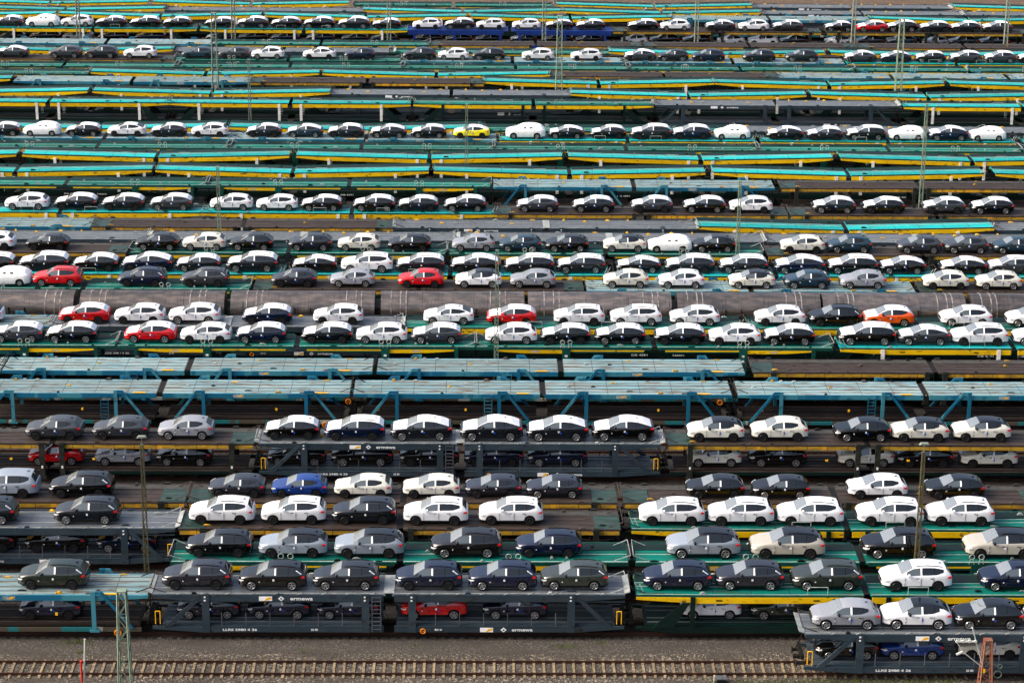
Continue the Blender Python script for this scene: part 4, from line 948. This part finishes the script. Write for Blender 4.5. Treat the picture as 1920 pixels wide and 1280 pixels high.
# cantilever brackets on the red mast
hr = hfrom(1853, 1199, 115.4)
b = MB(); b.bar((-.2, 0, hr-1.9), (-1.05, -.1, hr+.85), .06); b.bar((-.2, 0, hr-1.9), (-1.55, -.1, hr-.75), .05); b.bar((-1.55, -.1, hr-.75), (-2.0, -.1, hr-.05), .04); b.bar((-2.0, -.1, hr-.05), (-.78, -.1, hr-.05), .09)
b.bar((-1.55, -.1, hr-.75), (-1.95, -.1, hr-.95), .10); b.bar((-1.05, -.1, hr+.85), (-.5, .0, hr+.3), .03); b.build('cantilever', 'insulator', rm)
for k in range(4): MB().ring((-1.95+k*.38, -.1, hr-.05), .07, .05, 8).build('insulator', 'insulator', rm)
b = MB(); b.ring((.72, -.1, hr-2.3), .24, .03); b.ring((.82, -.1, hr-1.75), .14, .03); b.bar((.2, 0, hr-1.5), (.7, -.1, hr-1.75), .04); b.build('tension_wheel', 'mast_green', rm)
MB().box(-.26, -.12, -.30, -.2, hr-2.1, hr-1.85).build('notice', 'yellow_mark', rm)
Yab = mid('A', 'B')
mast_at(266, 835, Yab, .32, .16, 'mast_ochre', 'thin ochre lamp mast beside the left end of the grey wagon', lamp=True)
mast_at(1732, 848, Yab, .32, .16, 'mast_ochre', 'thin rusty lamp mast in front of the black large suv', lamp=True)
for x, yt, Y, w, m, lb in [
    (932, 470, mid('G', 'H'), .34, 'mast_green', 'slim green lattice mast in front of the red car row, centre'),
    (408, 313, mid('M', 'N'), .34, 'mast_green', 'slim green lattice mast left of centre above the tank row'),
    (1388, 340, mid('L', 'M'), .34, 'mast_green', 'slim green lattice mast beside the white car of the upper row'),
    (875, 196, mid('R', 'S'), .34, 'mast_green', 'slim green lattice mast standing next to the yellow car'),
    (1738, 196, mid('P', 'Q'), .38, 'mast_green', 'slim green lattice mast on the right by the navy car'),
    (466, 112, mid('W', 'V')-3, .34, 'mast_pale', 'slim pale mast left in front of the white posted wagons'),
    (400, 25, mid('X', 'Y'), .85, 'mast_pale', 'wide pale lattice mast crossing the top rows on the left'),
    (1050, 30, mid('X', 'Y'), .90, 'mast_green', 'wide green lattice mast crossing the top rows at centre'),
    (1692, 36, mid('X', 'Y'), .90, 'mast_green', 'wide green lattice mast crossing the top rows on the right')]:
    mast_at(x, yt, Y, w, w*.6, m, lb)
for x, lb in ((147, 'pale top mast farthest to the left'), (438, 'pale top mast second from the left'), (730, 'pale top mast left of the dark blue wagon'), (1021, 'pale top mast over the dark blue wagon'),
              (1307, 'pale top mast between the centre and the red car'), (1601, 'pale top mast just left of the red car'), (1888, 'pale top mast farthest to the right')):
    Y = mid('DD', 'EE'); mast(x+(x-960)*.004, 0, Y, 9.5, .55, .38, 'mast_pale', lb+', crossing the top loaded row')
# small posts bottom left
X, Y = onplane(158, 1290, 0)
o = MB().cyl((0, 0, 0), (.0, 0, 3.4), .05, 10).build('marker_pole', 'insulator'); o.location = (X, Y, 0); o.rotation_euler = (0, R_(3), 0)
tag(o, 'slim white pole standing left of the green mast', 'pole')
X, Y = onplane(158, 1290, 0)
r = empty('marker_post', (X-.1, Y-.1, 0)); MB().cyl((0, 0, 0), (0, 0, 1.9), .07, 10).build('shaft', 'red_post', r); MB().cyl((0, 0, 1.9), (0, 0, 1.96), .09, 10).build('cap', 'red_post', r)
tag(r, 'short dark red post beside the slim white pole', 'post')
X, Y = onplane(1352, 1276, 0)
r = empty('track_cabinet', (X, Y-.2, 0)); MB().box(-.28, .28, -.2, .2, 0, .32).build('housing', 'black_gear', r); MB().box(-.32, .32, -.24, .24, .322, .38).build('lid', 'grey_deck', r); MB().box(-.5, -.44, -.05, .05, 0, .5).build('marker', 'insulator', r)
tag(r, 'small dark cabinet on the ballast at the bottom edge', 'cabinet')

for d, t in ((PROTO, TREE), (WG, WT)):
    for k in d: del_tree(d[k], t[k])
for o_ in COL.objects:
    if 'label' in o_ and len(o_['label'].replace('-', ' ').split()) > 16: print('LONG', o_['label'])
print('cars', NCAR, 'wagons', NW, 'objects', len(COL.objects))

# ------------------------------------------------------------------ camera, light
cam = bpy.data.cameras.new('camera'); co = bpy.data.objects.new('camera', cam); scene.collection.objects.link(co)
cam.sensor_width = 36; cam.lens = 36*F/1920; cam.clip_end = 12000; cam.clip_start = 1
cam.shift_x = 0; cam.shift_y = (CY-640)/1920
from mathutils import Matrix
M = Matrix((CR, -CD, -fw)).transposed().to_4x4(); M.translation = Vector((0, 0, H)); co.matrix_world = M
scene.camera = co
SUN_EL, SUN_AZ = R_(37), R_(-97)     # azimuth measured from +Y (north) towards +X
w = bpy.data.worlds.new('World'); scene.world = w; w.use_nodes = True; nt = w.node_tree
sky = nt.nodes.new('ShaderNodeTexSky'); sky.sky_type = 'NISHITA'; sky.sun_disc = False; sky.sun_elevation = SUN_EL; sky.sun_rotation = SUN_AZ
sky.dust_density = 9; sky.air_density = 1.0; sky.ozone_density = 1.
nt.links.new(sky.outputs[0], nt.nodes['Background'].inputs[0]); nt.nodes['Background'].inputs[1].default_value = .15
sl = bpy.data.lights.new('sun', 'SUN'); sl.energy = 1.3; sl.angle = R_(22); sl.color = (1, .97, .93)
so = bpy.data.objects.new('sun', sl); scene.collection.objects.link(so)
dr = Vector((math.sin(SUN_AZ)*math.cos(SUN_EL), math.cos(SUN_AZ)*math.cos(SUN_EL), math.sin(SUN_EL)))
so.rotation_euler = dr.to_track_quat('Z', 'Y').to_euler(); so.location = (0, 150, 80)
vs = scene.view_settings; vs.view_transform = 'Standard'; vs.look = 'None'; vs.gamma = 1; vs.exposure = 1.05
scene.cycles.max_bounces = 6
